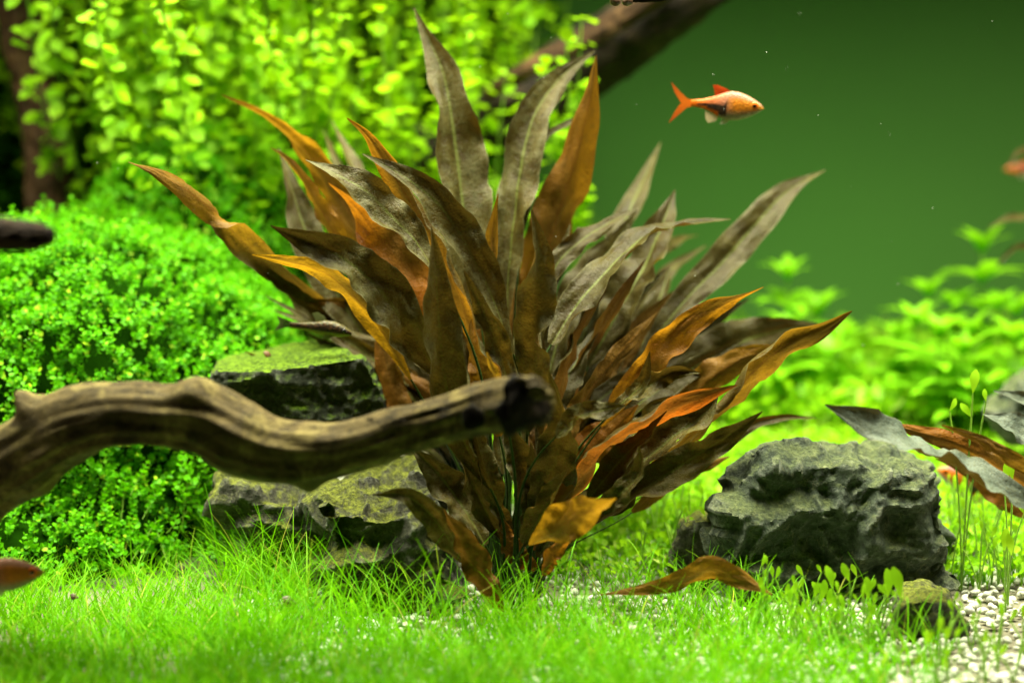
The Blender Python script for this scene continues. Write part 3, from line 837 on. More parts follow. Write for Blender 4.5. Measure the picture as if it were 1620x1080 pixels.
# tip ... base pixels, half width, underside?, Y tip, Y base, options
LEAVES = [
 # tall back leaves
 ([(655, 12), (682, 70), (703, 122), (716, 200), (727, 290), (738, 380), (762, 520)], 62, T_, .075, .035, dict(roll=12, silver=.65, pk=.40, amber=.2, ruf=.2)),
 ([(941, 80), (885, 125), (845, 185), (826, 255), (815, 335), (806, 420), (800, 520)], 47, T_, .08, .035, dict(roll=22, silver=.75, pk=.5, amber=.2)),
 ([(943, 88), (932, 160), (912, 250), (880, 350), (850, 450), (825, 560)], 54, U_, .055, .06, dict(roll=15, amber=.72, red=.25, pk=.42)),
 ([(930, 177), (893, 200), (860, 225), (842, 270), (828, 360)], 15, T_, .08, .05, dict(roll=20, silver=.9)),
 ([(1045, 226), (1020, 280), (995, 335), (960, 430), (900, 590)], 30, T_, .13, .06, dict(roll=30, silver=.45, amber=.15)),
 ([(1068, 300), (1050, 350), (1020, 420), (985, 480), (930, 580)], 50, T_, .075, .04, dict(roll=8, silver=.75, amber=.35, pk=.45)),
 ([(1156, 347), (1085, 356), (1020, 375), (965, 425), (915, 480), (872, 545)], 44, T_, .05, .01, dict(roll=42, silver=.7, amber=.2, pk=.38)),
 ([(1012, 328), (965, 352), (920, 380), (880, 420), (850, 490)], 24, T_, .055, .03, dict(roll=30, silver=.7)),
 ([(1008, 332), (965, 395), (925, 450), (890, 520), (860, 600)], 48, T_, .085, .05, dict(roll=10, silver=.95, amber=.25)),
 ([(1306, 269), (1245, 303), (1195, 355), (1140, 418), (1080, 480), (1000, 580)], 38, T_, .10, .05, dict(roll=35, silver=.95, amber=.25, pk=.5)),
 ([(1118, 388), (1066, 422), (1030, 462), (985, 540)], 16, T_, .13, .08, dict(roll=25, silver=.9)),
 ([(1104, 372), (1075, 380), (1040, 400), (1000, 450)], 12, T_, .14, .10, dict(roll=25, silver=1.)),
 ([(1060, 420), (1045, 470), (1010, 560), (950, 680)], 40, T_, .10, .06, dict(roll=15, silver=.55, amber=.2)),
 # leaves leaning to the mound
 ([(350, 150), (415, 182), (468, 225), (520, 285), (570, 370), (630, 500)], 36, U_, .07, .06, dict(roll=28, amber=.9, red=.15, curlR=60, pk=.5)),
 ([(440, 233), (462, 300), (485, 370), (525, 450), (600, 570)], 42, T_, .08, .05, dict(roll=20, silver=.5, amber=.15)),
 ([(428, 234), (452, 250), (478, 285), (515, 345), (570, 450)], 22, U_, .055, .045, dict(roll=30, amber=.8)),
 ([(524, 190), (545, 235), (572, 295), (605, 370), (660, 500)], 26, T_, .11, .06, dict(roll=22, silver=.9)),
 ([(512, 205), (530, 250), (548, 330), (590, 450)], 16, T_, .13, .08, dict(roll=22, silver=.6)),
 ([(203, 256), (250, 273), (305, 308), (350, 345), (395, 395), (440, 428), (485, 462), (550, 500)], 34, T_, -.01, .06, dict(roll=12, amber=.55, silver=.55, twist=(.55, .66, 165), pk=.55, curlR=40)),
 ([(388, 395), (430, 440), (480, 480), (520, 500), (600, 560)], 26, T_, .03, .07, dict(roll=25, silver=.5, amber=.2)),
 ([(399, 403), (450, 412), (510, 430), (552, 462), (592, 505), (650, 600)], 28, U_, -.015, .01, dict(roll=30, amber=1., red=.0, pk=.5)),
 ([(470, 462), (505, 480), (545, 486), (575, 515), (640, 620)], 24, U_, .05, .06, dict(roll=20, amber=.55, curlR=70)),
 ([(428, 357), (482, 380), (540, 408), (592, 450), (640, 512), (700, 600)], 58, T_, -.03, -.01, dict(roll=6, silver=.6, fold=18, amber=.12, pk=.46, ruf=.2)),
 ([(483, 253), (530, 275), (580, 303), (622, 345), (662, 388), (710, 470)], 42, T_, -.005, -.01, dict(roll=44, silver=1., amber=.2, pk=.55, fold=6)),
 ([(520, 290), (560, 325), (600, 375), (638, 430), (668, 490), (720, 620)], 58, U_, .03, .02, dict(roll=25, amber=1., red=.55, pk=.5)),
 ([(549, 187), (582, 215), (612, 262), (652, 325), (690, 390), (720, 450), (760, 570)], 44, U_, .01, .015, dict(roll=30, amber=.9, red=.3, pk=.42, curlR=110)),
 ([(574, 244), (640, 280), (700, 330), (742, 395), (778, 470), (812, 560)], 42, T_, -.02, -.02, dict(roll=34, silver=.8, amber=.12, pk=.5, fold=12)),
 ([(682, 358), (688, 410), (692, 470), (697, 545), (708, 620), (735, 700), (775, 772)], 50, T_, -.035, -.025, dict(roll=8, silver=.6, amber=.3, pk=.5, ruf=.22)),
 ([(733, 428), (750, 462), (768, 500), (792, 560), (810, 640)], 27, T_, -.03, -.02, dict(roll=20, silver=.6)),
 ([(841, 331), (852, 390), (850, 450), (845, 520), (850, 600), (855, 690)], 46, T_, -.03, -.025, dict(roll=6, silver=.75, amber=.42, pk=.5, curlL=45)),
 ([(788, 307), (781, 350), (778, 400), (786, 460), (800, 560)], 20, U_, .0, .0, dict(roll=20, amber=.75, curlR=80)),
 ([(590, 512), (605, 560), (622, 620), (660, 720)], 32, U_, .03, .02, dict(roll=25, amber=.42, red=.5)),
 ([(745, 505), (748, 550), (765, 600), (790, 690)], 36, U_, .0, -.005, dict(roll=20, amber=.75, red=.2, curlL=60)),
 ([(770, 557), (778, 580), (790, 615), (800, 660)], 11, U_, -.05, -.045, dict(roll=15, amber=.8, red=0)),
 ([(868, 585), (888, 650), (882, 720), (865, 780), (848, 840)], 50, T_, -.035, -.02, dict(roll=18, silver=1., amber=.2, ruf=.25)),
 ([(800, 655), (815, 700), (825, 740), (820, 800)], 34, T_, -.02, -.02, dict(roll=20, silver=.7, amber=.2)),
 ([(900, 740), (878, 780), (850, 825), (830, 860)], 36, T_, -.045, -.025, dict(roll=25, silver=1.)),
 # low leaves over the stone
 ([(735, 640), (748, 690), (765, 740), (790, 800)], 34, T_, -.03, -.02, dict(roll=15, silver=.6, amber=.1)),
 ([(712, 690), (735, 740), (760, 790), (790, 850)], 30, T_, -.02, -.015, dict(roll=20, silver=.3, amber=.1)),
 ([(840, 700), (850, 760), (842, 810), (830, 860)], 32, T_, -.025, -.02, dict(roll=15, silver=.5, amber=.1)),
 ([(900, 700), (890, 760), (868, 820), (845, 870)], 36, U_, -.015, -.015, dict(roll=15, amber=.3, red=.5)),
 ([(770, 760), (785, 800), (800, 850), (810, 890)], 22, T_, -.02, -.015, dict(roll=15, silver=.3, amber=.1)),
 ([(950, 760), (915, 800), (880, 840), (850, 880)], 30, T_, -.02, -.015, dict(roll=25, silver=.2, amber=.1)),
 ([(648, 705), (690, 745), (730, 800), (768, 862)], 44, T_, -.01, -.015, dict(roll=15, silver=.3, amber=.0)),
 ([(590, 782), (640, 783), (680, 812), (708, 850), (735, 890)], 30, T_, -.06, -.045, dict(roll=-15, silver=.2, amber=.0, fold=20)),
 ([(702, 805), (722, 840), (748, 885), (775, 930), (795, 975)], 34, U_, -.055, -.05, dict(roll=10, amber=.35, red=.9, crown=None, pk=.5, ruf=.24)),
 ([(795, 818), (804, 850), (820, 880), (850, 905)], 24, U_, -.02, -.02, dict(roll=10, amber=.6, red=.6)),
 ([(975, 788), (925, 812), (885, 832), (838, 862)], 44, U_, -.075, -.055, dict(roll=22, amber=.9, red=.1, pk=.5, ruf=.25, curlL=30)),
 ([(905, 850), (890, 862), (872, 880), (860, 910)], 18, U_, -.05, -.045, dict(roll=15, amber=.9, red=.5)),
 # leaves leaning to the slate rock
 ([(1166, 609), (1090, 636), (1030, 662), (960, 706), (912, 758), (868, 812)], 48, U_, -.03, -.025, dict(roll=32, amber=.95, red=.9, pk=.42, curlL=75)),
 ([(1348, 492), (1300, 522), (1245, 546), (1195, 585), (1150, 635), (1080, 700), (1000, 765)], 46, U_, -.0, .0, dict(roll=30, amber=.62, red=.1, pk=.52, curlL=120)),
 ([(1208, 454), (1140, 484), (1085, 518), (1040, 562), (1000, 612), (950, 675)], 34, U_, .005, .005, dict(roll=30, amber=.95, red=.3, pk=.42, curlR=40)),
 ([(1028, 556), (1018, 605), (990, 632), (958, 662)], 17, T_, -.015, -.005, dict(roll=30, silver=.3, amber=.1)),
 ([(1107, 590), (1062, 588), (1022, 614), (980, 645)], 28, T_, -.01, .0, dict(roll=25, silver=.4, amber=.2)),
 ([(992, 641), (950, 650), (915, 660), (880, 690)], 28, T_, -.05, -.04, dict(roll=20, silver=.9, amber=.1, ruf=.25)),
 ([(1140, 612), (1112, 655), (1060, 695), (1000, 745), (945, 800)], 44, T_, -.02, -.02, dict(roll=25, silver=.45, amber=.15, pk=.55)),
 ([(1206, 651), (1150, 690), (1095, 725), (1040, 760), (985, 795), (930, 835)], 38, T_, -.035, -.03, dict(roll=18, silver=.35, amber=.42, pk=.5)),
 ([(1292, 661), (1240, 661), (1190, 672), (1130, 710), (1040, 770)], 15, T_, .04, .02, dict(roll=30, silver=.5, amber=.4)),
 ([(1305, 513), (1215, 527), (1130, 560), (1060, 610), (980, 690)], 52, T_, .085, .05, dict(roll=15, silver=.7, amber=.5, pk=.5)),
 ([(1255, 545), (1170, 570), (1110, 610), (1030, 690)], 36, U_, .03, .03, dict(roll=20, amber=.6)),
 ([(1010, 640), (965, 685), (920, 725), (880, 780)], 48, U_, .01, .01, dict(roll=20, amber=.7, red=.5)),
 ([(1012, 705), (1010, 750), (980, 782), (940, 810)], 26, T_, -.04, -.035, dict(roll=20, silver=.3, amber=.1)),
 ([(1055, 650), (1020, 690), (980, 730), (930, 790)], 30, T_, -.03, -.03, dict(roll=30, silver=.6, amber=.25)),
 ([(1112, 700), (1070, 694), (1030, 712), (980, 760)], 14, T_, .01, .0, dict(roll=30, silver=.95)),
 ([(1155, 722), (1110, 738), (1060, 765), (1000, 810)], 24, U_, .03, .01, dict(roll=20, amber=.6)),
 ([(1060, 745), (1020, 762), (970, 800), (920, 840)], 26, T_, -.02, -.015, dict(roll=20, silver=.4, amber=.2)),
 ([(1085, 625), (1050, 640), (1010, 680), (960, 740)], 30, T_, .02, .01, dict(roll=20, silver=.4, amber=.4)),
]
def build_crypt():
    base = at(808, 925, 0.0)
    pl = thing('bronze_plant', 'large bushy bronze and amber plant with long pointed wavy leaves between the rocks', 'aquatic plant', (base.x, base.y, ground(base.x, base.y)))
    M = inv(pl)
    rr = random.Random(3)
    allv = list(LEAVES)
    # dark inner leaves that fill the heart of the clump
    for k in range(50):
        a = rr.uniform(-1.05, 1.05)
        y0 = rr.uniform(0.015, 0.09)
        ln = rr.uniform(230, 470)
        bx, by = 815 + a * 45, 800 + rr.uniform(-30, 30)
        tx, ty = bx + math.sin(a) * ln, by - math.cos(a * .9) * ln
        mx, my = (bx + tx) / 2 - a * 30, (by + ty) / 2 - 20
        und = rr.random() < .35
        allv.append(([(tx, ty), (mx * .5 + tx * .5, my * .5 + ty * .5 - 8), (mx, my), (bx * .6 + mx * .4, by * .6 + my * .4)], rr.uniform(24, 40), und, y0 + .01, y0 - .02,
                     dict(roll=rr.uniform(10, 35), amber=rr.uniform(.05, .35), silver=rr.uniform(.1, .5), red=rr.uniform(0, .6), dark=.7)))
    for k in range(20):
        a = rr.uniform(-1.0, -0.1)
        ln = rr.uniform(270, 420)
        y0 = rr.uniform(.035, .06)
        bx, by = 790 + a * 60, 740 + rr.uniform(-60, 60)
        tx, ty = bx + math.sin(a) * ln, by - math.cos(a) * ln
        mx, my = (bx + tx) / 2 - a * 25, (by + ty) / 2 - 15
        allv.append(([(tx, ty), (mx * .5 + tx * .5 + rr.uniform(-8, 8), my * .5 + ty * .5 - 8), (mx, my), (bx * .6 + mx * .4, by * .6 + my * .4)], rr.uniform(18, 30), rr.random() < .25, y0 + .01, y0,
                     dict(roll=rr.uniform(15, 42), amber=rr.uniform(.2, .6), silver=rr.uniform(.5, .8), red=rr.uniform(0, .4), fold=rr.uniform(6, 16))))
    for i, (pts, hw, und, yt, yb, o) in enumerate(allv):
        o = dict(o)
        bx, by = pts[-1]
        crown = o.pop('crown', 0)
        if crown == 0:
            g = at(808 + (bx - 808) * 0.30 + rr.uniform(-14, 14), 925, yb * 0.6 + rr.uniform(-.006, .006))
            crown = Vector((g.x, g.y, ground(g.x, g.y)))
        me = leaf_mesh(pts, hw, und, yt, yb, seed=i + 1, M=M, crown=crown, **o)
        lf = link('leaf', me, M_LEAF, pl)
        if und and o.get('red', 0) > .8: lf['label'] = 'red-orange leaf showing its underside'
        elif und and o.get('amber', 0) >= .9: lf['label'] = 'glowing amber leaf showing its underside'
        elif not und and o.get('silver', 0) >= .95: lf['label'] = 'leaf with a silvery grey upper side'
build_crypt()

def single_leaves():
    # neighbouring plant that reaches in at the edge, and a leaf fallen on the gravel
    base = at(1760, 860, 0.02)
    pl = thing('blue_grey_plant', 'plant of long blue-grey and brown leaves reaching over the large slate rock', 'aquatic plant', (base.x, base.y, 0.0))
    M = inv(pl)
    cr = Vector((base.x, base.y, 0.0))
    for i, (pts, hw, und, yt, yb, o) in enumerate([
        ([(1305, 640), (1370, 668), (1440, 702), (1530, 745), (1640, 800)], 66, T_, -.05, -.045, dict(roll=44, fold=2, silver=1.7, amber=.1, pk=.45)),
        ([(1395, 668), (1450, 682), (1520, 705), (1590, 745), (1680, 800)], 30, U_, .0, .0, dict(roll=20, amber=.6, red=.6)),
        ([(1490, 672), (1550, 695), (1600, 725), (1680, 770)], 16, U_, -.045, -.04, dict(roll=20, amber=.55, red=.1)),
        ([(1555, 655), (1600, 672), (1660, 700), (1720, 750)], 44, T_, -.03, -.03, dict(roll=58, fold=4, silver=1.7, amber=.1)),
        ([(1572, 618), (1620, 630), (1680, 660), (1740, 740)], 24, T_, .02, .02, dict(roll=55, fold=4, silver=1.6, amber=.1)),
        ([(1480, 725), (1540, 745), (1620, 800), (1690, 830)], 34, U_, .02, .02, dict(roll=15, amber=.4, red=.7)),
    ]):
        link('leaf', leaf_mesh(pts, hw, und, yt, yb, seed=200 + i, M=M, crown=cr, **o), M_LEAF, pl)
    g = on_ground(1080, 945)
    me = leaf_mesh([(1222, 940), (1170, 915), (1125, 898), (1085, 915), (1030, 930), (950, 940)], 26, U_, -.06, -.05, seed=300, roll=10, amber=.75, red=.15, curlL=0, curlR=25, pk=.62, M=Matrix.Translation(-g))
    o = link('fallen_leaf', me, M_LEAF); o.location = g
    props(o, 'curled amber leaf lying on the gravel in front of the large slate rock', 'leaf')
    # faint plant at the far corner
    base = at(1700, 480, 0.20)
    pl = thing('dim_plant', 'dim olive plant reaching in beside the back glass above the whorled stems', 'aquatic plant', (base.x, base.y, ground(base.x, base.y)))
    M = inv(pl)
    for i, pts in enumerate([[(1565, 360), (1600, 345), (1650, 350), (1700, 400)], [(1592, 262), (1615, 240), (1650, 250), (1700, 380)], [(1575, 420), (1605, 395), (1650, 400), (1700, 440)]]):
        link('leaf', leaf_mesh(pts, 14, False, .18, .2, seed=320 + i, M=M, crown=Vector(pl.location), roll=20, silver=.3, amber=.1), M_LEAF, pl)
single_leaves()

# ------------------------------------------------------------------ small leaves
LV = [(0, 0, 0), (0, .40, -.03), (0, .76, -.02), (0, 1, .03), (-.34, .36, .07), (-.36, .70, .10), (.34, .36, .07), (.36, .70, .10)]
LF3 = [(0, 1, 4), (2, 3, 5), (0, 6, 1), (2, 7, 3)]
LF4 = [(1, 2, 5, 4), (1, 6, 7, 2)]
def put_leaf(t, org, yaw, pitch, size, wide=1.0):
    M = Matrix.Translation(org) @ Matrix.Rotation(yaw, 4, 'Z') @ Matrix.Rotation(pitch, 4, 'X') @ Matrix.Diagonal((size * wide, size, size, 1))
    t.add(LV, LF3, LF4, M)
def put_stem(t, p0, p1, r):
    p0, p1 = Vector(p0), Vector(p1)
    b = [Vector((r * math.cos(a), r * math.sin(a), 0)) for a in (0, 2.09, 4.19)]
    t.add([p0 + x for x in b] + [p1 + x * .7 for x in b], (), [(0, 1, 4, 3), (1, 2, 5, 4), (2, 0, 3, 5)])

def mound_tpl(seed):
    r = random.Random(seed)
    t = Tpl()
    n = 3
    for k in range(n):
        z = 1.0 * k
        yaw = k * 1.57 + r.uniform(-.4, .4)
        for s in (0, math.pi):
            put_leaf(t, (0, 0, z), yaw + s + r.uniform(-.2, .2), R(r.uniform(8, 38) + 10 * k), r.uniform(.85, 1.2) * (1.0 if k < n - 1 else .75), 1.25)
    put_stem(t, (0, 0, -1.6), (0, 0, n - 1), .07)
    return t

def ell_points(c, r, n):
    d = nrng.normal(size=(n, 3)); d /= np.linalg.norm(d, axis=1, keepdims=True)
    return np.array(c) + d * np.array(r), d / np.array(r)

def build_mound():
    E = [(at(150, 665, .130), (.083, .100, .082)), (at(312, 392, .205), (.043, .060, .048)), (at(180, 850, .062), (.044, .050, .033)),
         (at(-40, 585, .115), (.052, .078, .058)), (at(335, 610, .115), (.034, .062, .040)), (at(50, 885, .045), (.05, .045, .03))]
    P, Nn = [], []
    for c, r in E:
        n = int(6400 * (r[0] * r[1] + r[0] * r[2] + r[1] * r[2]) / .011)
        p, d = ell_points(c, r, n)
        d /= np.linalg.norm(d, axis=1, keepdims=True)
        P.append(p); Nn.append(d)
    P, Nn = np.concatenate(P), np.concatenate(Nn)
    keep = (Nn[:, 2] > -.45) & (Nn[:, 1] < .75)
    for c, r in E:
        q = (P - np.array(c)) / np.array(r)
        keep &= (q ** 2).sum(1) > .93
    P, Nn = P[keep], Nn[keep]
    hgt = np.array([noise.fractal(Vector(p) * 45, .9, 2.0, 3) for p in P])
    P = P + Nn * (hgt * .0095)[:, None] + nrng.normal(0, .0012, P.shape)
    g = np.array([ground(p[0], p[1]) for p in P])
    ok = P[:, 2] > g + .001
    P, Nn = P[ok], Nn[ok]
    n = len(P)
    up = Nn * .75 + np.array([[0, -.05, .55]]) + nrng.normal(0, .28, (n, 3))
    tp = [mound_tpl(k) for k in range(6)]
    V, F, _ = scatter(tp, P, frames(up, nrng.uniform(0, 6.3, n)), nrng.uniform(.0013, .0023, n), nrng.integers(0, 6, n))
    o = link('leafy_mound', mesh_np('leafy_mound', V, F), M_MOUND)
    props(o, 'bank of tiny bright green round leaves rising behind the driftwood branch', 'ground cover', kind='stuff')
    # body of stems beneath the leaves
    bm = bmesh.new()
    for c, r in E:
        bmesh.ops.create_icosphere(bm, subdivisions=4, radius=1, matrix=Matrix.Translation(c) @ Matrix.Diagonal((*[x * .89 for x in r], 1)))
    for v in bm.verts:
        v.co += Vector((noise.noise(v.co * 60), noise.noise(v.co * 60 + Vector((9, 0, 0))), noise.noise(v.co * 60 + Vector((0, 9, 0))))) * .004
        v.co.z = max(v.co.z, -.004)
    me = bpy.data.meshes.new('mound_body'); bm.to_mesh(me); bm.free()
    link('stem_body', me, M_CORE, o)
    # sprigs that can be told apart below the branch
    st = thing('leafy_sprig', 'small sprig of paired round green leaves at the shaded foot of the leafy mound', 'sprig', group='sprigs along the foot of the mound')
    r = random.Random(5)
    stem = Tpl(); put_stem(stem, (0, 0, -.008), (0, 0, .0075), .00022)
    v, f3, f4 = stem.arr()
    kid(st, link('stem', mesh_np('sprig_stem', v, [f4]), M_BSTEM, st))
    t = Tpl(); t.add(LV, LF3, LF4)
    v, f3, f4 = t.arr()
    lm = mesh_np('sprig_leaf', v, [f3, f4]); lm.materials.append(M_MOUND)
    for k in range(4):
        for s in (0, math.pi):
            lf = kid(st, link('leaf', lm, None, st))
            lf.location = (0, 0, .0005 + .0022 * k)
            lf.rotation_euler = (R(20 + 9 * k), 0, k * 1.57 + s + r.uniform(-.2, .2))
            q = .0026 * r.uniform(.85, 1.15) * (1 if k < 3 else .7)
            lf.scale = (q * 1.2, q, q)
    spots = []
    while len(spots) < 62:
        px, py = r.uniform(10, 350), r.uniform(735, 905)
        if py < 800 - px * .25: continue
        spots.append((px, py, (.016 + (905 - py) * .00012) + r.uniform(-.006, .006)))
    for i, (px, py, Y) in enumerate(spots):
        o = st if i == 0 else copy_tree(st)
        o.location = at(px, py, Y)
        o.rotation_euler = (R(r.uniform(5, 45)), R(r.uniform(-25, 25)), r.uniform(0, 6.3))
        s = r.uniform(.8, 1.25); o.scale = (s, s, s)
build_mound()

# ------------------------------------------------------------------ bushy stems behind
def bush_tpl(seed, h, nodes, leaf, low=.42):
    r = random.Random(seed)
    t, s = Tpl(), Tpl()
    lv = []
    prev = Vector((0, 0, 0))
    dx, dy = r.uniform(-.12, .12), r.uniform(-.12, .12)
    ph = r.uniform(0, 6)
    for k in range(1, nodes + 1):
        f = k / nodes
        p = Vector((dx * h * f + .004 * math.sin(f * 7 + ph), dy * h * f + .004 * math.cos(f * 6 + ph), h * f))
        put_stem(s, prev, p, .0006)
        if f > low:
            for q in range(3 if r.random() < .6 else 2):
                yaw, pit, sz = r.uniform(0, 6.28), R(r.uniform(-50, 75)), leaf * r.uniform(.7, 1.2) * (1 if f < .9 else .7)
                lv.append((p, yaw, pit, sz))
                put_leaf(t, p + Vector((-math.sin(yaw), math.cos(yaw), .15)) * leaf * .25, yaw, pit, sz, 1.1)
        prev = p
    return t, s, lv

def build_bush():
    r = random.Random(9)
    lab = 'blurred bright green stem with small round leaves in the thicket behind the bronze plant'
    grp = 'leafy stems of the thicket at the back'
    V = []
    for k in range(9):
        h = (.25, .27, .255, .28, .24, .26, .265, .275, .245)[k]
        t, s, _ = bush_tpl(40 + k, h, int(h / .0062), .0076, (.40 if k % 3 else .58))
        v, f3, f4 = t.arr(); a = mesh_np('bush_foliage', v, [f3, f4]); a.materials.append(M_BUSH)
        v, f3, f4 = s.arr(); b = mesh_np('bush_stem', v, [f4]); b.materials.append(M_BSTEM)
        V.append((h, a, b))
    first = True
    n = 0
    for i in range(150):
        px = r.uniform(135, 815)
        Y = r.uniform(.23, .39) if px > 230 else r.uniform(.27, .39)
        x = (px - 810) * mpp(Y)
        # left tops raised and leaned forward out of view to shade the stems below
        topz = .29 if px < 430 else .262
        h, a, b = V[r.randrange(9)]
        where = ('beside the brown driftwood log' if px < 240 else 'above the leafy mound' if px < 480 else 'behind the bronze plant, towards the dark branch')
        st = thing('stem_plant', 'blurred bright green stem of small round leaves ' + where, 'stem plant', (x, Y, ground(x, Y)), (R(r.uniform(14, 36) if 190 < px < 470 and r.random() < .7 else r.uniform(-8, 12)), R(r.uniform(-8, 8)), 0.0), 'thicket stems ' + where)
        q = topz * r.uniform(.75, 1.05) / h
        st.scale = (q, q, q)
        link('foliage', a, None, st); link('stem', b, None, st)
    # the far part of the thicket, too blurred and dense to count
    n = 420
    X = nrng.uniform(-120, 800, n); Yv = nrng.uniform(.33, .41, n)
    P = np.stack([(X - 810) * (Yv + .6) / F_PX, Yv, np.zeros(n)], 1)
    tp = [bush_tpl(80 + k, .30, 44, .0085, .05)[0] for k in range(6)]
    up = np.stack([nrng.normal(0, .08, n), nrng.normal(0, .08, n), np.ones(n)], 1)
    # canopy of leafy tops added above the view to shade the thicket
    m = 230
    Y2 = nrng.uniform(.20, .34, m); X2 = np.where(np.arange(m) < 150, nrng.uniform(-150, 430, m), nrng.uniform(-220, 130, m))
    P2 = np.stack([(X2 - 810) * (Y2 + .6) / F_PX, Y2, nrng.uniform(.235, .275, m)], 1)
    an = nrng.uniform(0, 6.3, m)
    up2 = np.stack([np.cos(an), np.sin(an) * .5, np.full(m, .12)], 1)
    P = np.concatenate([P, P2]); up = np.concatenate([up, up2]); n += m
    sc_ = nrng.uniform(.7, 1.0, n); sc_[-m:] = nrng.uniform(.35, .55, m)
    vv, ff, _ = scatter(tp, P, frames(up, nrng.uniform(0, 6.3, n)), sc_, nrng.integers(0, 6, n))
    props(link('thicket_foliage', mesh_np('thicket_foliage', vv, ff), M_SHADED), 'dense deep green foliage filling the back of the thicket, shade painted in, canopy added overhead', 'foliage', kind='stuff')
    # nearer stems whose leaves can be told apart
    t = Tpl(); t.add(LV, LF3, LF4)
    v, f3, f4 = t.arr(); lm = mesh_np('bush_leaf', v, [f3, f4]); lm.materials.append(M_BUSH)
    spec = [(165, 35, .205), (210, 60, .2), (138, 80, .2), (230, 150, .2), (190, 190, .205), (290, 40, .2), (345, 20, .195), (400, 60, .2), (455, 35, .2), (330, 120, .205),
            (520, 50, .2), (575, 90, .2), (630, 40, .195), (690, 80, .2), (760, 60, .2), (800, 120, .2), (865, 105, .16), (895, 70, .165), (920, 30, .165), (880, 130, .17), (740, 30, .17), (600, 20, .16), (680, 45, .16), (540, 25, .165), (470, 70, .16), (410, 20, .165), (640, 170, .2), (720, 190, .2), (560, 160, .2), (480, 130, .2), (420, 150, .2), (270, 100, .2)]
    for i, (px, py, Y) in enumerate(spec):
        top = at(px, py, Y)
        sx = r.uniform(-.02, .02)
        h = top.z - .07
        st = thing('arching_plant', 'bright green arching stem of round leaves at the front of the thicket', 'stem plant', (top.x + sx, Y + .03, .0), group='arching stems at the front of the thicket')
        s = Tpl(); lv = []
        nn = 20
        prev = Vector((0, 0, 0))
        for k in range(1, nn + 1):
            f = k / nn
            p = Vector((-sx * f ** 2, -.03 * f ** 1.5, top.z * f))
            put_stem(s, prev, p, .0006); prev = p
            if f > .5:
                for q in range(3):
                    yaw = r.uniform(0, 6.28)
                    lf = link('leaf', lm, None, st)
                    sz = .0082 * r.uniform(.7, 1.3) * (1 if f < .95 else .7)
                    lf.location = p + Vector((-math.sin(yaw), math.cos(yaw), .1)) * .003
                    lf.rotation_euler = (R(r.uniform(-45, 75)), 0, yaw)
                    lf.scale = (sz * 1.15, sz, sz)
        vv, f3, f4 = s.arr()
        link('stem', mesh_np('arching_stem', vv, [f4]), M_BSTEM, st)
    for px, py in ((955, 290), (930, 330), (965, 350), (900, 300)):
        Y = .33
        x = (px - 810) * mpp(Y)
        h, a, b = V[r.randrange(9)]
        st = thing('stem_plant', 'short blurred green stem in the gap beside the tall amber leaf', 'stem plant', (x, Y, ground(x, Y)), (0, 0, r.uniform(0, 6)), 'short stems in the leaf gap')
        q = (at(px, py, Y).z - ground(x, Y)) / h
        st.scale = (q, q, q)
        link('foliage', a, None, st); link('stem', b, None, st)
build_bush()

# ------------------------------------------------------------------ whorled stem plants at the back
def build_whorls():
    r = random.Random(12)
    V, F3, F4 = [], [], []
    nu = 7
    for i in range(nu + 1):
        t = i / nu
        wd =   .15 * math.sin(math.pi * (.06 + .94 * t) ** .8) ** .8
        z = .35 * t * (1 - t) - .22 * t * t
        V += [(-wd, t, z + .05 * wd), (0, t, z - .02), (wd, t, z + .05 * wd)]
    for i in range(nu):
        for j in range(2):
            a = i * 3 + j
            F4.append((a, a + 1, a + 4, a + 3))
    lm = mesh_np('whorl_leaf', V, [F4]); lm.materials.append(M_STEMP)
    spots = [(1250, 440, .26), (1222, 520, .24), (1290, 500, .27), (1180, 560, .22), (1100, 520, .24), (1060, 550, .23), (1310, 545, .25), (1440, 510, .23), (1482, 470, .26), (1525, 490, .26), (1565, 400, .25), (1560, 530, .22),
             (1605, 490, .24), (1480, 530, .2), (1430, 540, .24), (1610, 540, .19), (1370, 590, .26), (1540, 560, .19), (1630, 500, .24), (1240, 545, .22), (1310, 560, .24)]
    for i, (px, py, Y) in enumerate(spots):
        top = at(px, py, Y)
        st = thing('whorled_plant', 'blurred pale green stem with whorls of narrow leaves by the back glass', 'stem plant', (top.x, Y, ground(top.x, Y)), (R(r.uniform(-8, 8)), R(r.uniform(-8, 8)), r.uniform(0, 6)), 'whorled stems by the back glass')
        h = top.z - ground(top.x, Y)
        s = Tpl(); put_stem(s, (0, 0, 0), (0, 0, h), .0009)
        v, f3, f4 = s.arr()
        link('stem', mesh_np('whorl_stem', v, [f4]), M_STEM, st)
        tiers = max(2, min(5, int(h / .014)))
        for k in range(tiers):
            z = h - .014 * k
            for q in range(6):
                lf = link('leaf', lm, None, st)
                sz = (.016 if k == 0 else .023) * r.uniform(.85, 1.2)
                lf.location = (0, 0, z)
                lf.rotation_euler = (R((48 if k == 0 else 22) + r.uniform(-10, 10)), 0, 6.283 * q / 6 + k * .45 + r.uniform(-.15, .15))
                lf.scale = (sz * 1.25, sz, sz)
build_whorls()

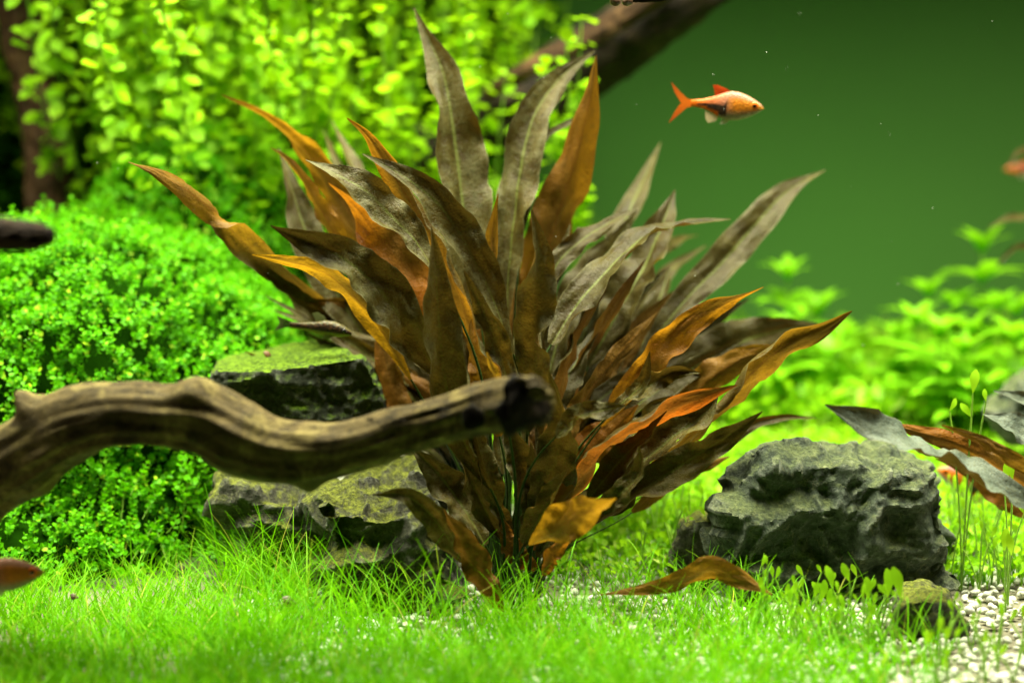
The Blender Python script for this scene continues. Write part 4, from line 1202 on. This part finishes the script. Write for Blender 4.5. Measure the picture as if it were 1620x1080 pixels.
# ------------------------------------------------------------------ grass, carpet, sprouts
def blades(P, length, lean, width, seg=7, droop=1.0):
    """curved ribbon blades: P (n,3) feet, length, lean (n,2) horizontal direction"""
    n = len(P)
    t = np.linspace(0, 1, seg + 1)
    th0 = nrng.uniform(.05, .75, n); th1 = th0 + nrng.uniform(.2, 1.6, n) * droop
    th = th0[:, None] + (th1 - th0)[:, None] * t[None]
    ds = length[:, None] / seg
    hx = np.concatenate([np.zeros((n, 1)), np.cumsum(np.sin(th[:, :-1]) * ds, 1)], 1)
    hz = np.concatenate([np.zeros((n, 1)), np.cumsum(np.cos(th[:, :-1]) * ds, 1)], 1)
    side = lean[:, ::-1] * np.array([[-1, 1]])
    sw = nrng.normal(0, .15, n)[:, None] * (t[None] ** 2) * length[:, None]
    C = np.stack([P[:, 0:1] + hx * lean[:, 0:1] + sw * side[:, 0:1], P[:, 1:2] + hx * lean[:, 1:2] + sw * side[:, 1:2], P[:, 2:3] + hz], 2)
    ang = nrng.uniform(0, math.pi, n)
    wv = np.stack([np.cos(ang), np.sin(ang) * .5, np.zeros(n)], 1)
    wd = width[:, None] * (1 - .75 * t[None] ** 2) * .5
    A = C - wv[:, None, :] * wd[:, :, None]; B = C + wv[:, None, :] * wd[:, :, None]
    V = np.stack([A, B], 2).reshape(-1, 3)
    m = (seg + 1) * 2
    f = np.array([(2 * i, 2 * i + 1, 2 * i + 3, 2 * i + 2) for i in range(seg)])
    F = (f[None] + (np.arange(n) * m)[:, None, None]).reshape(-1, 4)
    return V, F

def in_rock(x, y):
    return (.066 < x < .142 and -.016 < y < .04) or (-.066 < x < -.02 and -.030 < y < .03)

def build_grass():
    P, L, W = [], [], []
    r = random.Random(21)
    while len(P) < 8200:
        y = r.uniform(-.135, .055)
        half = (y + .60) * .30
        x = r.uniform(-1, 1) * half
        px = 810 + x / mpp(y)
        # density: thick at the left and middle front, thinning to the open gravel
        d = 1.0
        if px > 1180: d *= max(0.0, 1 - (px - 1180) / 380.0) if y < -.035 else 0
        if y > -.004 and px < 330: d *= .25 if y < .02 else 0
        if y > -.005: d *= .8 if px < 520 else .0
        elif y > -.03: d *= 1.0 if px < 540 else .22
        elif y > -.05: d *= .9 if px < 620 else .55
        d *= .25 + 1.6 * max(0, noise.noise((x * 28, y * 28, 7)) + .25)
        if r.random() > d or in_rock(x, y): continue
        P.append((x, y, ground(x, y)))
        tall = .72 if px < 330 else (1.35 if (px < 740 and y > -.07) else 1.0)
        if 480 < px < 760 and y > -.062 and r.random() < .6:
            P.pop(); continue
        L.append(r.uniform(.013, .030) * tall * (0.75 if y < -.07 else 1))
        W.append(r.uniform(.00034, .0006))
    P = np.array(P); n = len(P)
    a = nrng.uniform(0, 6.283, n)
    V, F = blades(P, np.array(L), np.stack([np.cos(a), np.sin(a)], 1), np.array(W))
    props(link('grass', mesh_np('grass', V, [F]), M_GRASS), 'fine bright green grass spread over the gravel', 'grass', kind='stuff')
    # low creeping leaves between the blades
    Q = []
    while len(Q) < 5200:
        y = r.uniform(-.135, -.03); half = (y + .60) * .30
        x = r.uniform(-1, .8) * half
        px = 810 + x / mpp(y)
        if px > 1420: continue
        if y > -.055 and px > 560 and r.random() < .75: continue
        Q.append((x, y, ground(x, y)))
    Q = np.array(Q); n = len(Q)
    a = nrng.uniform(0, 6.283, n)
    V, F = blades(Q, nrng.uniform(.005, .011, n), np.stack([np.cos(a), np.sin(a)], 1), nrng.uniform(.0006, .0011, n), 4, .8)
    props(link('short_grass', mesh_np('short_grass', V, [F]), M_GRASS), 'short soft grass carpeting the ground under the long blades', 'grass', kind='stuff')

def sprout_tpl(seed):
    r = random.Random(seed)
    t = Tpl()
    h = r.uniform(2.4, 4.2)
    for k in range(r.choice((2, 2, 3))):
        yaw = r.uniform(0, 6.28)
        c = Vector((math.cos(yaw), math.sin(yaw), 0))
        hh = h * r.uniform(.6, 1)
        p1 = c * .25 * hh * .3 + Vector((0, 0, hh * .6)); p2 = c * .5 + Vector((0, 0, hh))
        put_stem(t, (0, 0, 0), p1, .10); put_stem(t, p1, p2, .09)
        put_leaf(t, p2, yaw - 1.57, R(r.uniform(25, 75)), r.uniform(.9, 1.4), .95)
    return t

def build_carpet():
    r = random.Random(31)
    P = []
    while len(P) < 9800:
        y = r.uniform(.0, .36); half = (y + .60) * .30
        x = r.uniform(-.15, 1.0) * half
        px = 810 + x / mpp(y)
        if y < .09 and not (px > 1490 or 880 < px < 1140): continue
        if y < .03 and r.random() < .35: continue
        P.append((x, y, ground(x, y)))
    P = np.array(P); n = len(P)
    tp = [sprout_tpl(60 + k) for k in range(8)]
    up = np.stack([nrng.normal(0, .18, n), nrng.normal(0, .18, n), np.ones(n)], 1)
    sc = nrng.uniform(.0018, .0034, n) * np.where(P[:, 1] > .2, 2.1, 1.0)
    V, F, _ = scatter(tp, P, frames(up, nrng.uniform(0, 6.3, n)), sc, nrng.integers(0, 8, n))
    props(link('carpet_plants', mesh_np('carpet_plants', V, F), M_CARPET), 'bright yellow-green carpet of tiny sprouts spread out behind the rocks', 'ground cover', kind='stuff')

def build_sprouts():
    r = random.Random(41)
    t = Tpl(); 
    nu = 6; V, F4 = [], []
    for i in range(nu + 1):
        q = i / nu
        wd = .20 * math.sin(math.pi * (.04 + .93 * q) ** 1.5) ** .8
        z = .10 * math.sin(q * 2.6)
        V += [(-wd, q, z + .10 * wd), (0, q, z), (wd, q, z + .10 * wd)]
    for i in range(nu):
        for j in range(2):
            a = i * 3 + j; F4.append((a, a + 1, a + 4, a + 3))
    lm = mesh_np('sprout_leaf', V, [F4]); lm.materials.append(M_SPROUT)
    def make(foot, tops, label, group=None, sz=.0045):
        st = thing('sprout', label, 'sprout', foot, group=group)
        M = inv(st)
        s = Tpl()
        for top, tilt, k in tops:
            p3 = M @ top
            p1 = Vector((p3.x * .15, p3.y * .15, p3.z * .4)); p2 = Vector((p3.x * .6, p3.y * .6, p3.z * .8))
            prev = Vector((0, 0, 0))
            for q in range(1, 7):
                f = q / 6
                p = p1 * 3 * f * (1 - f) ** 2 + p2 * 3 * f * f * (1 - f) + p3 * f ** 3
                put_stem(s, prev, p, .0004); prev = p
            lf = link('leaf', lm, None, st)
            lf.location = p3
            # leaf in the plane facing the viewer, tilted from upright by tilt degrees
            lf.rotation_euler = (R(r.uniform(62, 84)), R(tilt), r.uniform(-.5, .5))
            q = sz * k; lf.scale = (q, q, q)
        v, f3, f4 = s.arr()
        link('stem', mesh_np('sprout_stem', v, [f4]), M_STEM, st)
        return st
    def foot_at(px, py, Y):
        p = at(px, py, Y)
        return Vector((p.x, Y, ground(p.x, Y)))
    def tall(px, py, Y, tops, label, group=None, sz=.0045):
        f = foot_at(px, py, Y)
        make(f, [(at(x, y, Y + r.uniform(-.004, .004)), tl, k) for x, y, tl, k in tops], label, group, sz)
    tall(1415, 1015, -.062, [(1404, 945, 12, 1.35), (1426, 943, -14, 1.4)], 'pair of bright green rounded leaves forming a heart in front of the large slate rock', sz=.0068)
    tall(1372, 1010, -.06, [(1373, 950, 2, 1.3)], 'single bright paddle-shaped sprout beside the heart-shaped pair', sz=.0058)
    tall(1525, 830, .0, [(1539, 622, 4, 1.5), (1502, 650, 40, 1.0), (1537, 660, -35, 1.1), (1560, 635, -12, .8)], 'tall thin sprout with four pale spoon leaves in front of the blue-grey leaves', sz=.0055)
    tall(1600, 830, -.02, [(1588, 765, 10, 1.3), (1602, 760, -8, 1.4)], 'pair of glossy sprout leaves under the brown leaf tip', sz=.0062)
    tall(1592, 930, -.03, [(1588, 870, 4, 1.3), (1600, 878, -10, 1.3)], 'pair of pale sprout leaves over the open white gravel', sz=.0056)
    tall(1316, 1000, -.058, [(1300, 950, 10, 1.2), (1318, 930, -10, 1.3), (1312, 958, 2, 1.0)], 'cluster of three glossy sprouts before the middle of the large slate rock', sz=.0056)
    tall(1346, 990, -.055, [(1344, 920, -22, 1.2)], 'leaning sprout with one slim leaf before the slate rock', sz=.0052)
    tall(1212, 960, -.05, [(1206, 895, 12, .8), (1214, 893, -16, .8)], 'thin forked sprout before the shaded corner of the slate rock', sz=.0042)
    g = 'sprouts scattered round the slate rock'
    lb = 'small spoon-leaved green sprout rooted in the gravel around the slate rock'
    n = 0
    while n < 96:
        z = r.random()
        if z < .34: px, Y, wh = r.uniform(1190, 1400), r.uniform(-.075, -.042), 'in front of the large slate rock'
        elif z < .62: px, Y, wh = r.uniform(1490, 1640), r.uniform(-.005, .06), 'under the blue-grey leaves'
        elif z < .78: px, Y, wh = r.uniform(1010, 1110), r.uniform(.0, .05), 'between bronze plant and low rock'
        else: px, Y, wh = r.uniform(1440, 1640), r.uniform(-.115, -.07), 'nearest the glass on the white gravel'
        if 1400 < px < 1470 and Y > -.075: continue
        n += 1
        f = foot_at(px, 900, Y)
        k = r.choice((1, 2, 2, 3))
        tops = []
        for _ in range(k):
            dx = r.uniform(-.006, .006)
            tops.append((f + Vector((dx, r.uniform(-.004, .004), r.uniform(.008, .019) * (1.4 if Y > -.02 else 1))), -dx * 6000, r.uniform(.6, 1.15)))
        make(f, tops, 'small spoon-leaved green sprout ' + wh, 'sprouts ' + wh, .0042)
build_grass(); build_carpet(); build_sprouts()

# ------------------------------------------------------------------ animals
def fish_mesh(L, stations, color, segs=24):
    """stations: (x 0 nose .. 1 tail root, top, bottom, half thickness) in body lengths"""
    xs = [s[0] for s in stations]
    V, C, F = [], [], []
    nr = 44
    for i in range(nr):
        x = i / (nr - 1)
        tp, bt, th = (interp(x, xs, [s[k] for s in stations]) for k in (1, 2, 3))
        m, hh = (tp + bt) / 2, (tp - bt) / 2
        for k in range(segs):
            a = 2 * math.pi * k / segs
            sy, sz = math.cos(a), math.sin(a)
            sy = math.copysign(abs(sy) ** 0.9, sy)
            V.append((-x * L, sy * th * L, (m + sz * hh) * L))
            C.append(color(x, sz, sy))
    for i in range(nr - 1):
        for k in range(segs):
            a = i * segs
            F.append((a + k, a + (k + 1) % segs, a + segs + (k + 1) % segs, a + segs + k))
    V.append((0.004 * L, 0, (stations[0][1] + stations[0][2]) / 2 * L)); C.append(color(0, 0, 0))
    F3 = [((k + 1) % segs, k, len(V) - 1) for k in range(segs)]
    return mesh_np('fish_body', V, [F, F3], col=np.array(C))
def fin_mesh(poly, L, color, bend=0.0, thick=0.004):
    """fin from an outline in the body plane (x back positive, z up), slightly thick and bent"""
    n = len(poly)
    V, C = [], []
    for s in (-1, 1):
        for x, z in poly:
            V.append((-x * L, (s * thick * .5 + bend * x) * L, z * L)); C.append(color(x, z))
    cx, cz = sum(p[0] for p in poly) / n, sum(p[1] for p in poly) / n
    V += [(-cx * L, (-thick * .9 + bend * cx) * L, cz * L), (-cx * L, (thick * .9 + bend * cx) * L, cz * L)]
    C += [color(cx, cz)] * 2
    F3 = [(i, (i + 1) % n, 2 * n) for i in range(n)] + [(n + (i + 1) % n, n + i, 2 * n + 1) for i in range(n)]
    F4 = [((i + 1) % n, i, n + i, n + (i + 1) % n) for i in range(n)]
    return mesh_np('fin', V, [F3, F4], smooth=False, col=np.array(C))

def rasbora_color(x, sz, sy):
    org, pink, silver, black, gold, back = (.84, .17, .004), (.48, .20, .12), (.36, .40, .24), (.018, .015, .013), (.70, .235, .012), (.32, .16, .10)
    if x < .16: c = Vector((.80, .42, .04)).lerp(Vector(gold), x / .16)
    elif x < .40: c = Vector(gold)
    elif x < .55: c = Vector(gold).lerp(Vector(pink), (x - .4) / .15)
    else: c = Vector(org)
    if sz > .45: c = c.lerp(Vector(back), min(1, (sz - .45) / .25))
    if x < .62 and sz < -.35: c = c.lerp(Vector(silver), min(1, (-.35 - sz) / .3))
    # black wedge with an orange edge below
    if x > .50:
        wd = .62 - (x - .50) * 1.35
        if -wd - .25 < sz < wd * .35 + .05 and wd > .02 and x < .92: c = Vector(black)
        elif sz >= 0: c = Vector(pink).lerp(Vector(org), min(1, (x - .5) / .4))
    return tuple(c)
def build_rasbora(name, label, nose, Y, L, yaw, tilt=0.0, col=rasbora_color, tint=None, group=None):
    f = thing(name, label, 'fish', at(nose[0], nose[1], Y), (0, 0, 0), group)
    f.rotation_euler = (0, R(tilt), R(yaw))
    st = [(0, .012, -.012, .008), (.05, .062, -.05, .035), (.12, .105, -.095, .058), (.22, .155, -.145, .078), (.34, .195, -.185, .085), (.46, .205, -.195, .078), (.58, .165, -.175, .06), (.70, .115, -.105, .04), (.84, .068, -.055, .022), (1, .045, -.04, .012)]
    cf = (lambda x, a, b: tuple(p * q for p, q in zip(col(x, a, b), tint))) if tint else col
    link('body', fish_mesh(L, st, cf), M_FISH, f)
    oc = lambda x, z: (.85, .20, .015)
    tc = lambda x, z: (.80 - abs(z) * .9, .24 - abs(z) * .5, .02)
    link('tail_fin', fin_mesh([(.97, .04), (1.06, .06), (1.17, .15), (1.30, .27), (1.24, .13), (1.13, .01), (1.12, -.01), (1.22, -.14), (1.29, -.30), (1.16, -.17), (1.06, -.07), (.97, -.035)], L, tc, .05), M_FIN, f)
    link('dorsal_fin', fin_mesh([(.46, .19), (.52, .23), (.66, .275), (.72, .27), (.70, .215), (.68, .13)], L, lambda x, z: (.55, .075, .01), 0, .012), M_FIN, f)
    link('anal_fin', fin_mesh([(.60, -.15), (.64, -.22), (.74, -.25), (.78, -.20), (.80, -.085)], L, lambda x, z: (.72, .60, .40), 0, .006), M_FIN, f)
    link('pelvic_fin', fin_mesh([(.44, -.18), (.50, -.245), (.58, -.26), (.56, -.19)], L, lambda x, z: (.65, .65, .5), 0, .008), M_FIN, f)
    for s in (-1, 1):
        e = blob('eye', (0, 0, 0), .040 * L, M_EYE, None, (1, .45, 1), 0, 0)
        e.parent = f; e.location = (-.125 * L, s * .052 * L, .025 * L)
        ring = blob('iris', (0, 0, 0), .058 * L, M_IRIS, None, (1, .30, 1), 0, 0)
        ring.parent = f; ring.location = (-.125 * L, s * .050 * L, .025 * L)
    return f
M_IRIS = plain('iris_orange', (.75, .16, .01), .3, .5, .3)

def build_animals():
    build_rasbora('orange_fish', 'small orange fish with a black wedge on its flank, swimming before the open green glass', (1208, 172), .05, .0262, -8, 4)
    build_rasbora('orange_fish', 'blurred orange fish with a silver belly swimming over the grass beside the mound', (70, 905), -.085, .026, 6, -2)
    build_rasbora('orange_fish', 'dim orange fish facing the open water by the back glass', (1588, 268), .30, .017, 178, 0, tint=(.6, .5, .6))
    build_rasbora('pink_fish', 'blurred pinkish fish half hidden behind the large slate rock', (1482, 742), .07, .026, 168, -22, tint=(.9, .8, 1.4))
    # striped sucker fish on the slab
    L = .0225
    f = thing('striped_fish', 'slender olive fish with a black stripe resting on the mossy slab', 'fish', at(556, 528, .028), (0, R(7), R(-6)))
    st = [(0, .030, -.03, .02), (.06, .07, -.045, .06), (.16, .125, -.07, .085), (.30, .16, -.085, .09), (.45, .155, -.09, .08), (.62, .105, -.06, .055), (.80, .07, -.045, .032), (1, .05, -.04, .018)]
    def oc(x, sz, sy):
        if -.34 < sz < .60: return (.006, .006, .005)
        if sz < -.30: return (.20, .23, .08)
        k = noise.noise(Vector((x * 40, sz * 6, sy * 6)))
        return (.062 + .07 * k, .064 + .07 * k, .020)
    link('body', fish_mesh(L, st, oc), M_FISH, f)
    pale = lambda x, z: (.20, .22, .09)
    link('tail_fin', fin_mesh([(.97, .04), (1.08, .06), (1.25, .10), (1.19, .0), (1.26, -.14), (1.08, -.06), (.97, -.04)], L, lambda x, z: (.05, .055, .02) if x < 1.12 else (.2, .22, .1), .1), M_FIN, f)
    link('dorsal_fin', fin_mesh([(.40, .13), (.46, .22), (.58, .27), (.66, .24), (.58, .11)], L, pale, 0, .006), M_FIN, f)
    link('pectoral_fin', fin_mesh([(.22, -.04), (.34, -.12), (.46, -.14), (.40, -.06)], L, pale, -.15, .006), M_FIN, f)
    for s in (-1, 1):
        e = blob('eye', (0, 0, 0), .034 * L, M_EYE, None, (1, .6, 1), 0, 0)
        e.parent = f; e.location = (-.11 * L, s * .075 * L, .045 * L)
    # snails: a coiled shell and a foot
    def snail(label, c, r, mat, rot):
        s = thing('snail', label, 'snail', c, rot)
        V, F = [], []
        turns, nr, sg = 2.4, 60, 12
        for i in range(nr):
            t = i / (nr - 1)
            a = t * turns * 2 * math.pi
            R_ = r * .62 * (.12 + .88 * t ** 1.3)
            q = r * .42 * (.14 + .86 * t ** 1.2)
            cc = Vector((R_ * math.cos(a), R_ * math.sin(a), r * .55 * (1 - t)))
            o = Vector((math.cos(a), math.sin(a), 0))
            for k in range(sg):
                b = 2 * math.pi * k / sg
                V.append(cc + o * math.cos(b) * q + Vector((0, 0, math.sin(b) * q)))
        for i in range(nr - 1):
            for k in range(sg):
                b = i * sg; F.append((b + k, b + (k + 1) % sg, b + sg + (k + 1) % sg, b + sg + k))
        link('shell', mesh_np('shell', V, [F]), mat, s)
        ft = blob('foot', (0, 0, 0), r * .55, M_SNAILD, None, (1.2, .8, .35), 2, .2, sub=2)
        ft.parent = s; ft.location = (r * .55, 0, -r * .45)
        return s
    snail('tiny amber snail on the green top of the slate slab', at(422, 561, .033), .0015, M_SNAIL, (R(60), 0, R(20)))
    snail('dark brown round snail on the low grey rock', at(1126, 857, -.004), .0025, M_SNAILD, (R(70), 0, R(-30)))
    snail('small brown snail at the foot of the low rock behind the fallen leaf', at(1133, 945, -.012), .0017, M_SNAILD, (R(60), 0, R(40)))
    snail('brown snail in the grass below the broken stone', at(455, 952, -.055), .0022, M_SNAILD, (R(60), 0, R(10)))
    snail('tiny brown snail in the grass near the blurred orange fish', at(116, 944, -.05), .0013, M_SNAILD, (R(60), 0, R(10)))
    # specks drifting in the water
    bm = bmesh.new()
    r = random.Random(77)
    for _ in range(70):
        p = at(r.uniform(0, 1620), r.uniform(0, 560), r.uniform(-.05, .12))
        bmesh.ops.create_icosphere(bm, subdivisions=1, radius=r.uniform(.00006, .00016), matrix=Matrix.Translation(p))
    me = bpy.data.meshes.new('floating_specks'); bm.to_mesh(me); bm.free()
    props(link('floating_specks', me, M_SPECK), kind='stuff')
build_animals()
